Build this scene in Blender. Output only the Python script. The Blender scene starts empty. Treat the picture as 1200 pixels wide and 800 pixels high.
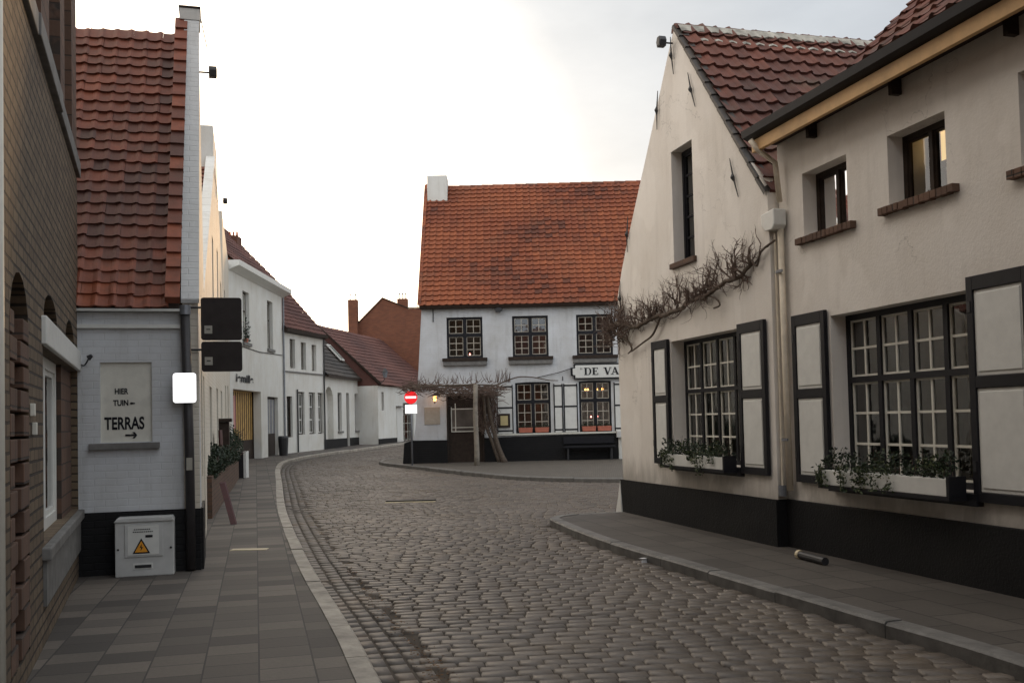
import bpy, bmesh, math, random
from mathutils import Vector, Matrix
from mathutils.geometry import tessellate_polygon
random.seed(7)
rad = math.radians
SC = bpy.context.scene
COL = SC.collection

# ------------------------------------------------------------------ camera
cam_d = bpy.data.cameras.new('camera'); cam = bpy.data.objects.new('camera', cam_d); COL.objects.link(cam)
cam_d.sensor_width = 36; cam_d.lens = 1165/1200*36; cam_d.shift_y = 50/1200
cam_d.clip_start = 0.05; cam_d.clip_end = 2000
PITCH = math.atan(42.6/1165); ROLL = rad(1.34)
cam.matrix_world = (Matrix.Translation((0, 0, 1.6)) @ Matrix.Rotation(rad(90)+PITCH, 4, 'X') @ Matrix.Rotation(-ROLL, 4, 'Z'))
SC.camera = cam
SC.render.resolution_x = 1024; SC.render.resolution_y = 682

# ------------------------------------------------------------------ world and sun
SUN_EL, SUN_AZ = 5.5, -7.0       # azimuth measured from straight ahead (+Y), negative = left
w = bpy.data.worlds.new('World'); SC.world = w; w.use_nodes = True
nt = w.node_tree; nt.nodes.clear()
def N(t, k, **kw):
    n = t.nodes.new(k)
    for a, b in kw.items(): setattr(n, a, b)
    return n
wo = N(nt, 'ShaderNodeOutputWorld'); bg = N(nt, 'ShaderNodeBackground'); bg.inputs[1].default_value = 0.15
sky = N(nt, 'ShaderNodeTexSky', sky_type='NISHITA'); sky.sun_disc = False
sky.sun_elevation = rad(SUN_EL); sky.sun_rotation = rad(SUN_AZ); sky.altitude = 0; sky.air_density = 1.0; sky.dust_density = 1.5; sky.ozone_density = 1.0
tc = N(nt, 'ShaderNodeTexCoord')
mp = N(nt, 'ShaderNodeMapping'); mp.inputs['Scale'].default_value = (1, 1, 2.6)
nz = N(nt, 'ShaderNodeTexNoise'); nz.inputs['Scale'].default_value = 2.2; nz.inputs['Detail'].default_value = 7; nz.inputs['Roughness'].default_value = .55
cr = N(nt, 'ShaderNodeValToRGB'); cr.color_ramp.elements[0].position = .33; cr.color_ramp.elements[1].position = .68
cr.color_ramp.elements[0].color = (.76, .77, .79, 1); cr.color_ramp.elements[1].color = (1.12, 1.11, 1.10, 1)
# broad veil of cloud: brightest towards the sunset, cool grey-blue away from it
sx = N(nt, 'ShaderNodeVectorMath', operation='DOT_PRODUCT'); az = rad(-20)
sx.inputs[1].default_value = (math.sin(az)*.985, math.cos(az)*.985, .17)
mr = N(nt, 'ShaderNodeMapRange'); mr.inputs['From Min'].default_value = -1.0; mr.inputs['From Max'].default_value = 1.0
cc = N(nt, 'ShaderNodeValToRGB'); K = 8.0
STOPS = [(0.0, (1.02, 1.10, 1.20)), (.45, (1.05, 1.08, 1.12)), (.70, (1.0, 1.02, 1.04)), (.85, (.47, .50, .545)), (.90, (.52, .555, .595)), (.955, (.78, .79, .79)), (.978, (1.7, 1.55, 1.35)), (1.0, (4.6, 3.8, 2.9))]
el = cc.color_ramp.elements
while len(el) < len(STOPS): el.new(.5)
for e_, (p, c) in zip(el, STOPS): e_.position = p; e_.color = tuple(x/K for x in c)+(1,)
sc_ = N(nt, 'ShaderNodeVectorMath', operation='SCALE'); sc_.inputs['Scale'].default_value = K/.15
ml = N(nt, 'ShaderNodeMix', data_type='RGBA', blend_type='MULTIPLY'); ml.inputs['Factor'].default_value = 1
mx = N(nt, 'ShaderNodeMix', data_type='RGBA'); mx.inputs['Factor'].default_value = .9
L = nt.links.new
L(tc.outputs['Generated'], mp.inputs[0]); L(mp.outputs[0], nz.inputs['Vector']); L(nz.outputs[0], cr.inputs[0])
L(tc.outputs['Generated'], sx.inputs[0]); L(sx.outputs['Value'], mr.inputs['Value']); L(mr.outputs[0], cc.inputs[0])
L(cc.outputs[0], sc_.inputs[0]); L(sc_.outputs[0], ml.inputs['A']); L(cr.outputs[0], ml.inputs['B'])
L(sky.outputs[0], mx.inputs['A']); L(ml.outputs['Result'], mx.inputs['B'])
# second, softer sky glow added out of view at left, warming the right-hand walls
s2 = N(nt, 'ShaderNodeVectorMath', operation='DOT_PRODUCT'); s2.inputs[1].default_value = (-.86, -.10, .50)
m2 = N(nt, 'ShaderNodeMapRange', interpolation_type='SMOOTHSTEP'); m2.inputs['From Min'].default_value = .35; m2.inputs['From Max'].default_value = 1.0; m2.inputs['To Max'].default_value = 1.0
g2 = N(nt, 'ShaderNodeMix', data_type='RGBA', blend_type='ADD'); g2.inputs['B'].default_value = (.86/.15, .68/.15, .50/.15, 1)
L(tc.outputs['Generated'], s2.inputs[0]); L(s2.outputs['Value'], m2.inputs['Value']); L(m2.outputs[0], g2.inputs['Factor']); L(mx.outputs['Result'], g2.inputs['A'])
L(g2.outputs['Result'], bg.inputs[0]); L(bg.outputs[0], wo.inputs[0])
sun_d = bpy.data.lights.new('sun', 'SUN'); sun_d.energy = 3.2; sun_d.angle = rad(4); sun_d.color = (1, .62, .30)
sun = bpy.data.objects.new('sun', sun_d); COL.objects.link(sun)
az = rad(SUN_AZ); v = Vector((math.sin(az)*math.cos(rad(SUN_EL)), math.cos(az)*math.cos(rad(SUN_EL)), math.sin(rad(SUN_EL))))
sun.rotation_euler = v.to_track_quat('Z', 'Y').to_euler()
SC.view_settings.view_transform = 'Standard'; SC.view_settings.look = 'None'
SC.view_settings.exposure = 0.3; SC.view_settings.gamma = 1.0
SC.render.engine = 'CYCLES'

# ------------------------------------------------------------------ materials
def newmat(name):
    m = bpy.data.materials.new(name); m.use_nodes = True
    t = m.node_tree; b = t.nodes['Principled BSDF']
    return m, t, b
def coords(t, scale=(1, 1, 1), rotz=0, loc=(0, 0, 0), rot=None):
    c = N(t, 'ShaderNodeTexCoord'); mpp = N(t, 'ShaderNodeMapping')
    mpp.inputs['Scale'].default_value = scale; mpp.inputs['Rotation'].default_value = rot if rot else (0, 0, rotz); mpp.inputs['Location'].default_value = loc
    t.links.new(c.outputs['Object'], mpp.inputs[0]); return mpp.outputs[0]
def noise(t, vec, scale, detail=5, rough=.55):
    n = N(t, 'ShaderNodeTexNoise'); n.inputs['Scale'].default_value = scale; n.inputs['Detail'].default_value = detail; n.inputs['Roughness'].default_value = rough
    t.links.new(vec, n.inputs['Vector']); return n.outputs[0]
def ramp(t, fac, stops):
    r = N(t, 'ShaderNodeValToRGB'); el = r.color_ramp.elements
    while len(el) < len(stops): el.new(.5)
    for e_, (p, c) in zip(el, stops):
        e_.position = p; e_.color = (c if len(c) == 4 else tuple(c)+(1,)) if isinstance(c, (tuple, list)) else (c, c, c, 1)
    t.links.new(fac, r.inputs[0]); return r.outputs[0]
def mixc(t, fac, a, b, mode='MIX'):
    m = N(t, 'ShaderNodeMix', data_type='RGBA', blend_type=mode)
    for s_, v_ in (('Factor', fac), ('A', a), ('B', b)):
        if isinstance(v_, (int, float)): m.inputs[s_].default_value = v_ if s_ == 'Factor' else (v_, v_, v_, 1)
        elif isinstance(v_, tuple): m.inputs[s_].default_value = v_+(1,) if len(v_) == 3 else v_
        else: t.links.new(v_, m.inputs[s_])
    return m.outputs['Result']
def bump(t, b, h, strength=.4, dist=.01):
    n = N(t, 'ShaderNodeBump'); n.inputs['Strength'].default_value = strength; n.inputs['Distance'].default_value = dist
    t.links.new(h, n.inputs['Height']); t.links.new(n.outputs[0], b.inputs['Normal']); return n
def swz(t, vec, axes='XZ'):     # wall coordinates (x, z) into a texture plane
    s = N(t, 'ShaderNodeSeparateXYZ'); c = N(t, 'ShaderNodeCombineXYZ'); t.links.new(vec, s.inputs[0])
    t.links.new(s.outputs[axes[0]], c.inputs[0]); t.links.new(s.outputs[axes[1]], c.inputs[1]); return c.outputs[0]
def simple(name, col, rough=.6, metal=0, var=.25, scale=9, bmp=.15, dist=.004):
    m, t, b = newmat(name); vec = coords(t)
    n = noise(t, vec, scale, 6)
    c = ramp(t, n, [(.3, tuple(x*(1-var) for x in col)), (.7, tuple(min(1, x*(1+var)) for x in col))])
    t.links.new(c, b.inputs['Base Color']); b.inputs['Roughness'].default_value = rough; b.inputs['Metallic'].default_value = metal
    if bmp: bump(t, b, noise(t, vec, scale*4, 4), bmp, dist)
    return m
def plaster(name, col, stain=(.42, .36, .28), rough=.85, amount=.45, brick=False, axes='XZ', bs=.35, base=None):
    m, t, b = newmat(name); vec = coords(t)
    n1 = noise(t, vec, 1.1, 6, .6); n2 = noise(t, vec, 14, 5); n3 = noise(t, coords(t, (3, 3, .45)), 1.6, 6, .65)
    c = mixc(t, ramp(t, n1, [(.35, 0), (.75, amount)]), col, stain)
    c = mixc(t, ramp(t, n3, [(.52, 0), (.75, amount*.55)]), c, tuple(x*.55 for x in stain))
    c = mixc(t, ramp(t, n2, [(.3, .0), (.8, .12)]), c, tuple(x*.6 for x in col))
    if base is not None:       # splash dirt above the plinth, fine cracks
        sp = N(t, 'ShaderNodeSeparateXYZ'); t.links.new(vec, sp.inputs[0])
        ad = N(t, 'ShaderNodeMath', operation='MULTIPLY_ADD'); t.links.new(noise(t, coords(t, (5, 5, 1.5)), 1.6, 6, .65), ad.inputs[0]); ad.inputs[1].default_value = -.55; t.links.new(sp.outputs['Z'], ad.inputs[2])
        c = mixc(t, ramp(t, ad.outputs[0], [(base-.25, .6), (base+.12, 0)]), c, (.22, .20, .17))
        vo = N(t, 'ShaderNodeTexVoronoi', feature='DISTANCE_TO_EDGE'); vo.inputs['Scale'].default_value = .9
        dn_ = N(t, 'ShaderNodeVectorMath', operation='ADD'); nn_ = N(t, 'ShaderNodeTexNoise'); nn_.inputs['Scale'].default_value = 3; nn_.inputs['Detail'].default_value = 6; t.links.new(vec, nn_.inputs['Vector'])
        t.links.new(vec, dn_.inputs[0]); t.links.new(nn_.outputs['Color'], dn_.inputs[1]); t.links.new(dn_.outputs[0], vo.inputs['Vector'])
        ck = ramp(t, vo.outputs['Distance'], [(0, .5), (.006, 0)]); mk = ramp(t, noise(t, vec, .6, 2), [(.5, 0), (.56, 1)])
        c = mixc(t, mixc(t, 1.0, ck, mk, 'MULTIPLY'), c, (.20, .18, .15))
        n4 = noise(t, coords(t, (1.2, 1.2, .8), loc=(7, 3, 1)), 1.3, 3, .5); c = mixc(t, ramp(t, n4, [(.56, 0), (.60, .35)]), c, tuple(min(.85, x*1.12) for x in col))
    b.inputs['Roughness'].default_value = rough
    h = mixc(t, .5, noise(t, vec, 3.5, 6, .6), noise(t, vec, 40, 4))
    if brick:
        br = N(t, 'ShaderNodeTexBrick'); br.inputs['Scale'].default_value = 1; br.inputs['Brick Width'].default_value = .22; br.inputs['Row Height'].default_value = .072
        br.inputs['Mortar Size'].default_value = .007; br.inputs['Mortar Smooth'].default_value = .6
        br.inputs['Color1'].default_value = (.75, .75, .75, 1); br.inputs['Color2'].default_value = (1, 1, 1, 1); br.inputs['Mortar'].default_value = (0, 0, 0, 1)
        wv = N(t, 'ShaderNodeVectorMath', operation='ADD'); t.links.new(swz(t, vec, axes), wv.inputs[0])
        nn = N(t, 'ShaderNodeTexNoise'); nn.inputs['Scale'].default_value = 5; t.links.new(vec, nn.inputs['Vector'])
        sc = N(t, 'ShaderNodeVectorMath', operation='SCALE'); sc.inputs['Scale'].default_value = .02; t.links.new(nn.outputs['Color'], sc.inputs[0]); t.links.new(sc.outputs[0], wv.inputs[1])
        t.links.new(wv.outputs[0], br.inputs['Vector'])
        c = mixc(t, .06, c, br.outputs['Color'], 'MULTIPLY')
        h = mixc(t, .62, h, br.outputs['Color'])
    t.links.new(c, b.inputs['Base Color']); bump(t, b, h, bs, .02)
    return m
def brickmat(name, c1, c2, mortar, bw=.22, rh=.075, ms=.006, axes='XZ', bs=.7, dark=.5):
    m, t, b = newmat(name); vec = coords(t)
    br = N(t, 'ShaderNodeTexBrick'); br.inputs['Scale'].default_value = 1; br.inputs['Brick Width'].default_value = bw; br.inputs['Row Height'].default_value = rh
    br.inputs['Mortar Size'].default_value = ms; br.inputs['Mortar Smooth'].default_value = .3
    br.inputs['Color1'].default_value = c1+(1,); br.inputs['Color2'].default_value = c2+(1,); br.inputs['Mortar'].default_value = mortar+(1,)
    wv = N(t, 'ShaderNodeVectorMath', operation='ADD'); t.links.new(swz(t, vec, axes), wv.inputs[0])
    nn = N(t, 'ShaderNodeTexNoise'); nn.inputs['Scale'].default_value = 7; t.links.new(vec, nn.inputs['Vector'])
    sc = N(t, 'ShaderNodeVectorMath', operation='SCALE'); sc.inputs['Scale'].default_value = .012; t.links.new(nn.outputs['Color'], sc.inputs[0]); t.links.new(sc.outputs[0], wv.inputs[1])
    t.links.new(wv.outputs[0], br.inputs['Vector'])
    c = mixc(t, ramp(t, noise(t, vec, 1.3, 6), [(.35, 0), (.75, dark)]), br.outputs['Color'], tuple(x*.45 for x in c1))
    c = mixc(t, ramp(t, noise(t, vec, 22, 4), [(.3, 0), (.8, .35)]), c, tuple(x*.6 for x in c2))
    t.links.new(c, b.inputs['Base Color']); b.inputs['Roughness'].default_value = .9
    inv = N(t, 'ShaderNodeMath', operation='SUBTRACT'); inv.inputs[0].default_value = 1; t.links.new(br.outputs['Fac'], inv.inputs[1])
    bump(t, b, mixc(t, .3, inv.outputs[0], noise(t, vec, 30, 5)), bs, .012)
    return m
def attrmat(name, stops, rough=.8, moss=None, nscale=9, bs=.35, mossr=(.55, .75), spec=.4):
    m, t, b = newmat(name); vec = coords(t)
    a = N(t, 'ShaderNodeAttribute'); a.attribute_name = 'rnd'
    c = ramp(t, a.outputs['Fac'], stops)
    c = mixc(t, ramp(t, noise(t, vec, nscale, 6), [(.3, 0), (.8, .5)]), c, tuple(x*.55 for x in stops[0][1]))
    if moss: c = mixc(t, ramp(t, noise(t, vec, 1.1, 7, .7), [(mossr[0], 0), (mossr[1], .75)]), c, moss)
    t.links.new(c, b.inputs['Base Color']); b.inputs['Roughness'].default_value = rough; b.inputs['Specular IOR Level'].default_value = spec
    bump(t, b, noise(t, vec, 45, 5), bs, .006)
    return m
def glassmat(name, tint=(.85, .88, .86)):
    m, t, b = newmat(name); out = t.nodes['Material Output']; t.nodes.remove(b)
    gl = N(t, 'ShaderNodeBsdfGlossy'); gl.inputs['Roughness'].default_value = .03; gl.inputs['Color'].default_value = (.95, .95, .95, 1)
    tr = N(t, 'ShaderNodeBsdfTransparent'); tr.inputs['Color'].default_value = tint+(1,)
    fr = N(t, 'ShaderNodeFresnel'); fr.inputs['IOR'].default_value = 1.5
    ad = N(t, 'ShaderNodeMath', operation='ADD'); ad.inputs[1].default_value = .08; t.links.new(fr.outputs[0], ad.inputs[0])
    ms = N(t, 'ShaderNodeMixShader'); t.links.new(ad.outputs[0], ms.inputs[0]); t.links.new(tr.outputs[0], ms.inputs[1]); t.links.new(gl.outputs[0], ms.inputs[2])
    vec = coords(t); n = N(t, 'ShaderNodeBump'); n.inputs['Strength'].default_value = .12; n.inputs['Distance'].default_value = .02
    t.links.new(noise(t, vec, 3.5, 2), n.inputs['Height']); t.links.new(n.outputs[0], gl.inputs['Normal'])
    t.links.new(ms.outputs[0], out.inputs['Surface']); return m
def emis(name, col, s):
    m, t, b = newmat(name); b.inputs['Base Color'].default_value = col+(1,); b.inputs['Emission Color'].default_value = col+(1,); b.inputs['Emission Strength'].default_value = s
    b.inputs['Roughness'].default_value = .4
    return m
M = {}
def dull(m, v=.25):
    m.node_tree.nodes['Principled BSDF'].inputs['Specular IOR Level'].default_value = v; return m
M['cream'] = plaster('cream_plaster', (.76, .72, .66), (.56, .49, .40), amount=.42, bs=.3, base=.62)
M['reveal'] = M['cream']
M['white_brick'] = plaster('whitewashed_brick', (.655, .675, .695), (.34, .32, .27), amount=.55, brick=True, bs=.28)
M['white_far'] = plaster('white_plaster', (.70, .70, .66), (.50, .45, .36), amount=.5, bs=.25)
M['white_brick_side'] = plaster('whitewashed_brick_side', (.66, .67, .66), (.40, .38, .33), amount=.4, brick=True, axes='YZ', bs=.5)
M['warm_brick'] = plaster('warm_whitewashed_brick', (.68, .63, .54), (.5, .40, .26), amount=.5, brick=True, bs=.6)
M['tar'] = plaster('black_tar_plinth', (.008, .008, .009), (.018, .018, .017), rough=.6, amount=.7, brick=False, bs=.6)
M['tar_brick'] = plaster('black_tar_brick', (.008, .008, .009), (.020, .019, .018), rough=.6, amount=.6, brick=True, bs=.6)
M['brick_left'] = brickmat('brown_brick', (.20, .145, .09), (.115, .08, .05), (.012, .010, .009), bw=.22, rh=.082, ms=.010, bs=1.0, dark=.6)
M['brick_pier'] = brickmat('brown_red_brick', (.17, .095, .062), (.11, .065, .045), (.04, .035, .03), bw=.3, rh=.15, ms=.008)
M['brick_far'] = brickmat('red_brick', (.24, .088, .045), (.17, .062, .035), (.12, .085, .06), dark=.35)
M['brick_chim'] = brickmat('chimney_brick', (.19, .075, .045), (.13, .055, .035), (.08, .06, .05), dark=.35)
M['brick_low'] = brickmat('planter_brick', (.15, .085, .055), (.10, .06, .04), (.06, .052, .045))
M['tile_orange'] = attrmat('orange_pantile', [(0, (.10, .032, .018)), (.3, (.21, .056, .024)), (1, (.30, .088, .034))], moss=(.11, .06, .035), mossr=(.5, .9))
M['tile_red'] = attrmat('red_pantile', [(0, (.095, .042, .031)), (.35, (.17, .055, .032)), (.7, (.25, .070, .035)), (1, (.31, .088, .040))], moss=(.075, .055, .04), mossr=(.5, .85), rough=.6)
M['tile_dark'] = attrmat('weathered_pantile', [(0, (.055, .032, .026)), (.45, (.115, .044, .032)), (1, (.19, .064, .040))], moss=(.10, .105, .075), mossr=(.52, .8), rough=.75)
M['slate'] = attrmat('dark_roof_tile', [(0, (.035, .030, .026)), (1, (.075, .060, .048))], rough=.55)
M['tile_maroon'] = attrmat('maroon_roof_tile', [(0, (.085, .038, .032)), (1, (.16, .068, .052))], rough=.7)
M['mortar'] = simple('ridge_mortar', (.36, .34, .29), .9, var=.5, scale=6, bmp=.6)
M['black'] = dull(simple('black_paint', (.009, .009, .012), .5, var=.2), .3)
M['iron'] = simple('black_iron', (.02, .02, .022), .5, var=.3)
M['white_paint'] = simple('white_paint', (.66, .66, .62), .45, var=.06)
M['offwhite'] = simple('offwhite_paint', (.66, .64, .56), .5, var=.08)
M['dull_paint'] = simple('dull_bar_paint', (.42, .38, .31), .6, var=.1)
M['cream_pipe'] = simple('cream_pipe_paint', (.62, .54, .42), .5, var=.12)
M['wood_warm'] = simple('larch_fascia', (.60, .37, .16), .6, var=.18, scale=4)
M['wood_dark'] = simple('dark_wood', (.035, .024, .018), .6, var=.3)
M['wood_ochre'] = simple('ochre_doors', (.50, .31, .10), .6, var=.25, scale=5)
M['wood_grey'] = simple('weathered_post', (.24, .21, .17), .85, var=.3, scale=7, bmp=.5)
M['bark'] = simple('vine_bark', (.105, .08, .06), .9, var=.4, scale=20, bmp=.6)
M['twig'] = simple('vine_twig', (.115, .078, .060), .9, var=.4, scale=20, bmp=0)
M['stone'] = simple('bluestone', (.16, .155, .145), .75, var=.25, scale=8, bmp=.4)
M['kerb'] = simple('kerb_stone', (.30, .27, .225), .7, var=.35, scale=5, bmp=.6, dist=.008)
M['kerb_dark'] = simple('kerb_bluestone', (.13, .125, .115), .6, var=.35, scale=5, bmp=.6, dist=.008)
M['zinc'] = simple('zinc', (.22, .23, .25), .45, metal=.5, var=.2)
M['grey_pipe'] = simple('grey_pipe', (.035, .032, .033), .5, var=.2)
M['plastic'] = simple('grey_plastic_cabinet', (.52, .52, .50), .5, var=.1, scale=5)
M['terracotta'] = simple('terracotta', (.42, .13, .08), .7, var=.15)
M['room'] = simple('dark_interior', (.11, .092, .078), .9, var=.5, scale=2, bmp=0)
M['curtain'] = simple('net_curtain', (.34, .31, .27), .9, var=.15, bmp=0)
M['glass'] = glassmat('window_glass')
M['board'] = simple('brown_sign_board', (.030, .024, .022), .45, var=.2)
M['sticker'] = simple('sticker', (.35, .33, .28), .6, var=.1)
M['letter'] = simple('letter_black', (.015, .015, .018), .6, var=.1, bmp=0)
M['pink'] = simple('pink_poster', (.55, .25, .22), .6, var=.1)
M['redboard'] = simple('dark_red_board', (.055, .012, .012), .6, var=.2)
M['gold'] = simple('menu_paper', (.55, .45, .22), .7, var=.08)
M['plaque'] = simple('plaque_stone', (.42, .37, .30), .7, var=.1)
M['sandy'] = simple('warm_metal_strip', (.50, .42, .27), .5, var=.2)
M['litter'] = simple('crumpled_paper', (.6, .6, .6), .8, var=.1)
M['leaf'] = attrmat('ivy_leaf', [(0, (.02, .035, .014)), (.6, (.05, .075, .028)), (1, (.13, .14, .06))], rough=.55)
M['leafd'] = attrmat('dark_leaf', [(0, (.012, .022, .012)), (1, (.035, .055, .025))], rough=.6)
M['heather'] = attrmat('heather_flower', [(0, (.05, .02, .03)), (1, (.12, .04, .05))], rough=.8)
M['flash_glow'] = emis('flash_glow_panel', (1, 1, 1), 1.3)  # reflective sheeting: the flash it throws back is put in as emission
M['sign_white'] = emis('flash_glow_sign_white', (1, 1, 1), 1.0)  # no-entry sign, white and red: flash return put in as emission
M['sign_red'] = emis('flash_glow_sign_red', (.75, .015, .02), .8)
M['lamp'] = emis('warm_bulb', (1, .42, .10), 6)
M['lamp_red'] = emis('red_candle', (1, .3, .25), 6)
M['orange'] = simple('warning_orange', (.80, .33, .02), .5, var=.05, bmp=0)

for k_ in ('tar', 'tar_brick', 'wood_dark', 'board', 'letter'): dull(M[k_], .2)
# paving
def paving():
    m, t, b = newmat('concrete_paving'); vec = coords(t, rotz=rad(-14.5+90))
    br = N(t, 'ShaderNodeTexBrick', offset=.37, offset_frequency=2); br.inputs['Scale'].default_value = 1; br.inputs['Brick Width'].default_value = .30; br.inputs['Row Height'].default_value = .335
    br.inputs['Mortar Size'].default_value = .006; br.inputs['Mortar Smooth'].default_value = .2
    br.inputs['Color1'].default_value = (.048, .040, .034, 1); br.inputs['Color2'].default_value = (.175, .148, .12, 1); br.inputs['Mortar'].default_value = (.03, .027, .024, 1)
    t.links.new(vec, br.inputs['Vector'])
    c = mixc(t, ramp(t, noise(t, vec, 1.2, 6), [(.35, 0), (.7, .35)]), br.outputs['Color'], (.066, .06, .052))
    c = mixc(t, ramp(t, noise(t, vec, 30, 5), [(.3, 0), (.8, .35)]), c, (.06, .055, .05))
    t.links.new(c, b.inputs['Base Color']); b.inputs['Roughness'].default_value = .75
    inv = N(t, 'ShaderNodeMath', operation='SUBTRACT'); inv.inputs[0].default_value = 1; t.links.new(br.outputs['Fac'], inv.inputs[1])
    bump(t, b, mixc(t, .3, inv.outputs[0], noise(t, vec, 25, 5)), .5, .01); return m
def paving2(rz, bw, rh, c1, c2, name):
    m, t, b = newmat(name); vec = coords(t, rotz=rz)
    br = N(t, 'ShaderNodeTexBrick', offset=.5); br.inputs['Scale'].default_value = 1; br.inputs['Brick Width'].default_value = bw; br.inputs['Row Height'].default_value = rh
    br.inputs['Mortar Size'].default_value = .009; br.inputs['Color1'].default_value = c1+(1,); br.inputs['Color2'].default_value = c2+(1,); br.inputs['Mortar'].default_value = tuple(x*.35 for x in c1)+(1,)
    t.links.new(vec, br.inputs['Vector'])
    c = mixc(t, ramp(t, noise(t, vec, 1.4, 6), [(.3, 0), (.75, .5)]), br.outputs['Color'], tuple(x*.6 for x in c1))
    c = mixc(t, ramp(t, noise(t, vec, 28, 5), [(.3, 0), (.8, .35)]), c, tuple(x*.5 for x in c1))
    t.links.new(c, b.inputs['Base Color']); b.inputs['Roughness'].default_value = .7
    inv = N(t, 'ShaderNodeMath', operation='SUBTRACT'); inv.inputs[0].default_value = 1; t.links.new(br.outputs['Fac'], inv.inputs[1])
    bump(t, b, mixc(t, .3, inv.outputs[0], noise(t, vec, 25, 5)), .45, .01); return m
M['paving'] = paving()
M['paving_right'] = paving2(rad(75), .6, .4, (.062, .053, .044), (.108, .094, .079), 'large_pavement_slabs')
M['paving_far'] = paving2(rad(5), .1, .2, (.105, .092, .074), (.135, .118, .096), 'clinker_paving')
M['sett'] = attrmat('granite_sett', [(0, (.085, .069, .055)), (.5, (.118, .096, .076)), (1, (.158, .130, .102))], rough=.52, moss=(.11, .078, .045), mossr=(.50, .74), nscale=6, bs=.8, spec=.5)
M['joint'] = simple('sandy_joint', (.060, .047, .034), .95, var=.5, scale=3, bmp=.5)
M['gutter_sett'] = attrmat('gutter_sett', [(0, (.065, .055, .046)), (1, (.13, .11, .092))], rough=.55, moss=(.13, .075, .035), mossr=(.5, .72), nscale=6, bs=.5)
M['soil'] = simple('far_ground', (.09, .085, .075), .95, var=.3, scale=1)

# ------------------------------------------------------------------ mesh helpers
def gz(y):
    y = min(y, 75); t = y-17; return .012*(math.sqrt(t*t+9)+t)/2
class MB:
    def __init__(s): s.v = []; s.f = []; s.r = []
    def add(s, vs, fs, r=.5):
        o = len(s.v); s.v += [tuple(p) for p in vs]; s.f += [tuple(i+o for i in f) for f in fs]; s.r += [r]*len(vs); return s
    def box(s, x0, x1, y0, y1, z0, z1, r=.5):
        return s.add([(x0,y0,z0),(x1,y0,z0),(x1,y1,z0),(x0,y1,z0),(x0,y0,z1),(x1,y0,z1),(x1,y1,z1),(x0,y1,z1)],
              [(0,3,2,1),(4,5,6,7),(0,1,5,4),(1,2,6,5),(2,3,7,6),(3,0,4,7)], r)
    def prism(s, poly, y0, y1, r=.5):          # polygon in the wall plane (x, z), extruded from y0 to y1
        n = len(poly); vs = [(x, y0, z) for x, z in poly]+[(x, y1, z) for x, z in poly]
        tri = tessellate_polygon([[Vector((x, z, 0)) for x, z in poly]])
        fs = [tuple(t) for t in tri]+[tuple(i+n for i in reversed(t)) for t in tri]+[(i, (i+1) % n, (i+1) % n+n, i+n) for i in range(n)]
        return s.add(vs, fs, r)
    def profile(s, poly, x0, x1, r=.5):        # polygon in (y, z), extruded along x
        n = len(poly); vs = [(x0, y, z) for y, z in poly]+[(x1, y, z) for y, z in poly]
        tri = tessellate_polygon([[Vector((y, z, 0)) for y, z in poly]])
        fs = [tuple(t) for t in tri]+[tuple(i+n for i in reversed(t)) for t in tri]+[(i, (i+1) % n, (i+1) % n+n, i+n) for i in range(n)]
        return s.add(vs, fs, r)
    def panel(s, outline, holes, y0, y1, yh=None):   # wall with openings; yh = how deep the reveals go
        loops = [outline]+holes; flat = [p for l in loops for p in l]
        tri = tessellate_polygon([[Vector((x, z, 0)) for x, z in l] for l in loops])
        o = len(flat)
        fs = [tuple(t) for t in tri]; vs = [(x, y0, z) for x, z in flat]+[(x, y1, z) for x, z in flat]
        k = 0
        for l in loops:
            n = len(l); fs += [(k+i, k+(i+1) % n, k+(i+1) % n+o, k+i+o) for i in range(n)]; k += n
        fs += [tuple(i+o for i in reversed(t)) for t in tri]
        return s.add(vs, fs)
    def tube(s, pts, rs, n=8, r=.5, cap=True):
        pts = [Vector(p) for p in pts]
        if not isinstance(rs, (list, tuple)): rs = [rs]*len(pts)
        vs = []; up = None
        for i, p in enumerate(pts):
            d = (pts[min(i+1, len(pts)-1)]-pts[max(i-1, 0)]).normalized()
            if up is None: up = Vector((0, 0, 1)) if abs(d.z) < .9 else Vector((1, 0, 0))
            a = d.cross(up).normalized(); bb = a.cross(d); up = bb
            for k in range(n):
                t = 2*math.pi*k/n; vs.append(p+(a*math.cos(t)+bb*math.sin(t))*rs[i])
        fs = []
        for i in range(len(pts)-1):
            for k in range(n): fs.append((i*n+k, i*n+(k+1) % n, (i+1)*n+(k+1) % n, (i+1)*n+k))
        if cap: fs += [tuple(range(n))[::-1], tuple((len(pts)-1)*n+k for k in range(n))]
        return s.add(vs, fs, r)
    def leaf(s, p, size, r=.5):
        d = Vector((random.gauss(0, 1), random.gauss(0, 1), random.gauss(0, 1))).normalized(); e = d.orthogonal().normalized()
        e.rotate(Matrix.Rotation(random.uniform(0, 6.3), 3, d)); g = d.cross(e); p = Vector(p)
        return s.add([p-e*size, p+g*size*.55, p+e*size, p-g*size*.55+d*size*.2], [(0, 1, 2, 3)], r)
def tagobj(o, label=None, cat=None, group=None, kind=None):
    for k, v_ in (('label', label), ('category', cat), ('group', group), ('kind', kind)):
        if v_: o[k] = v_
    return o
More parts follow.
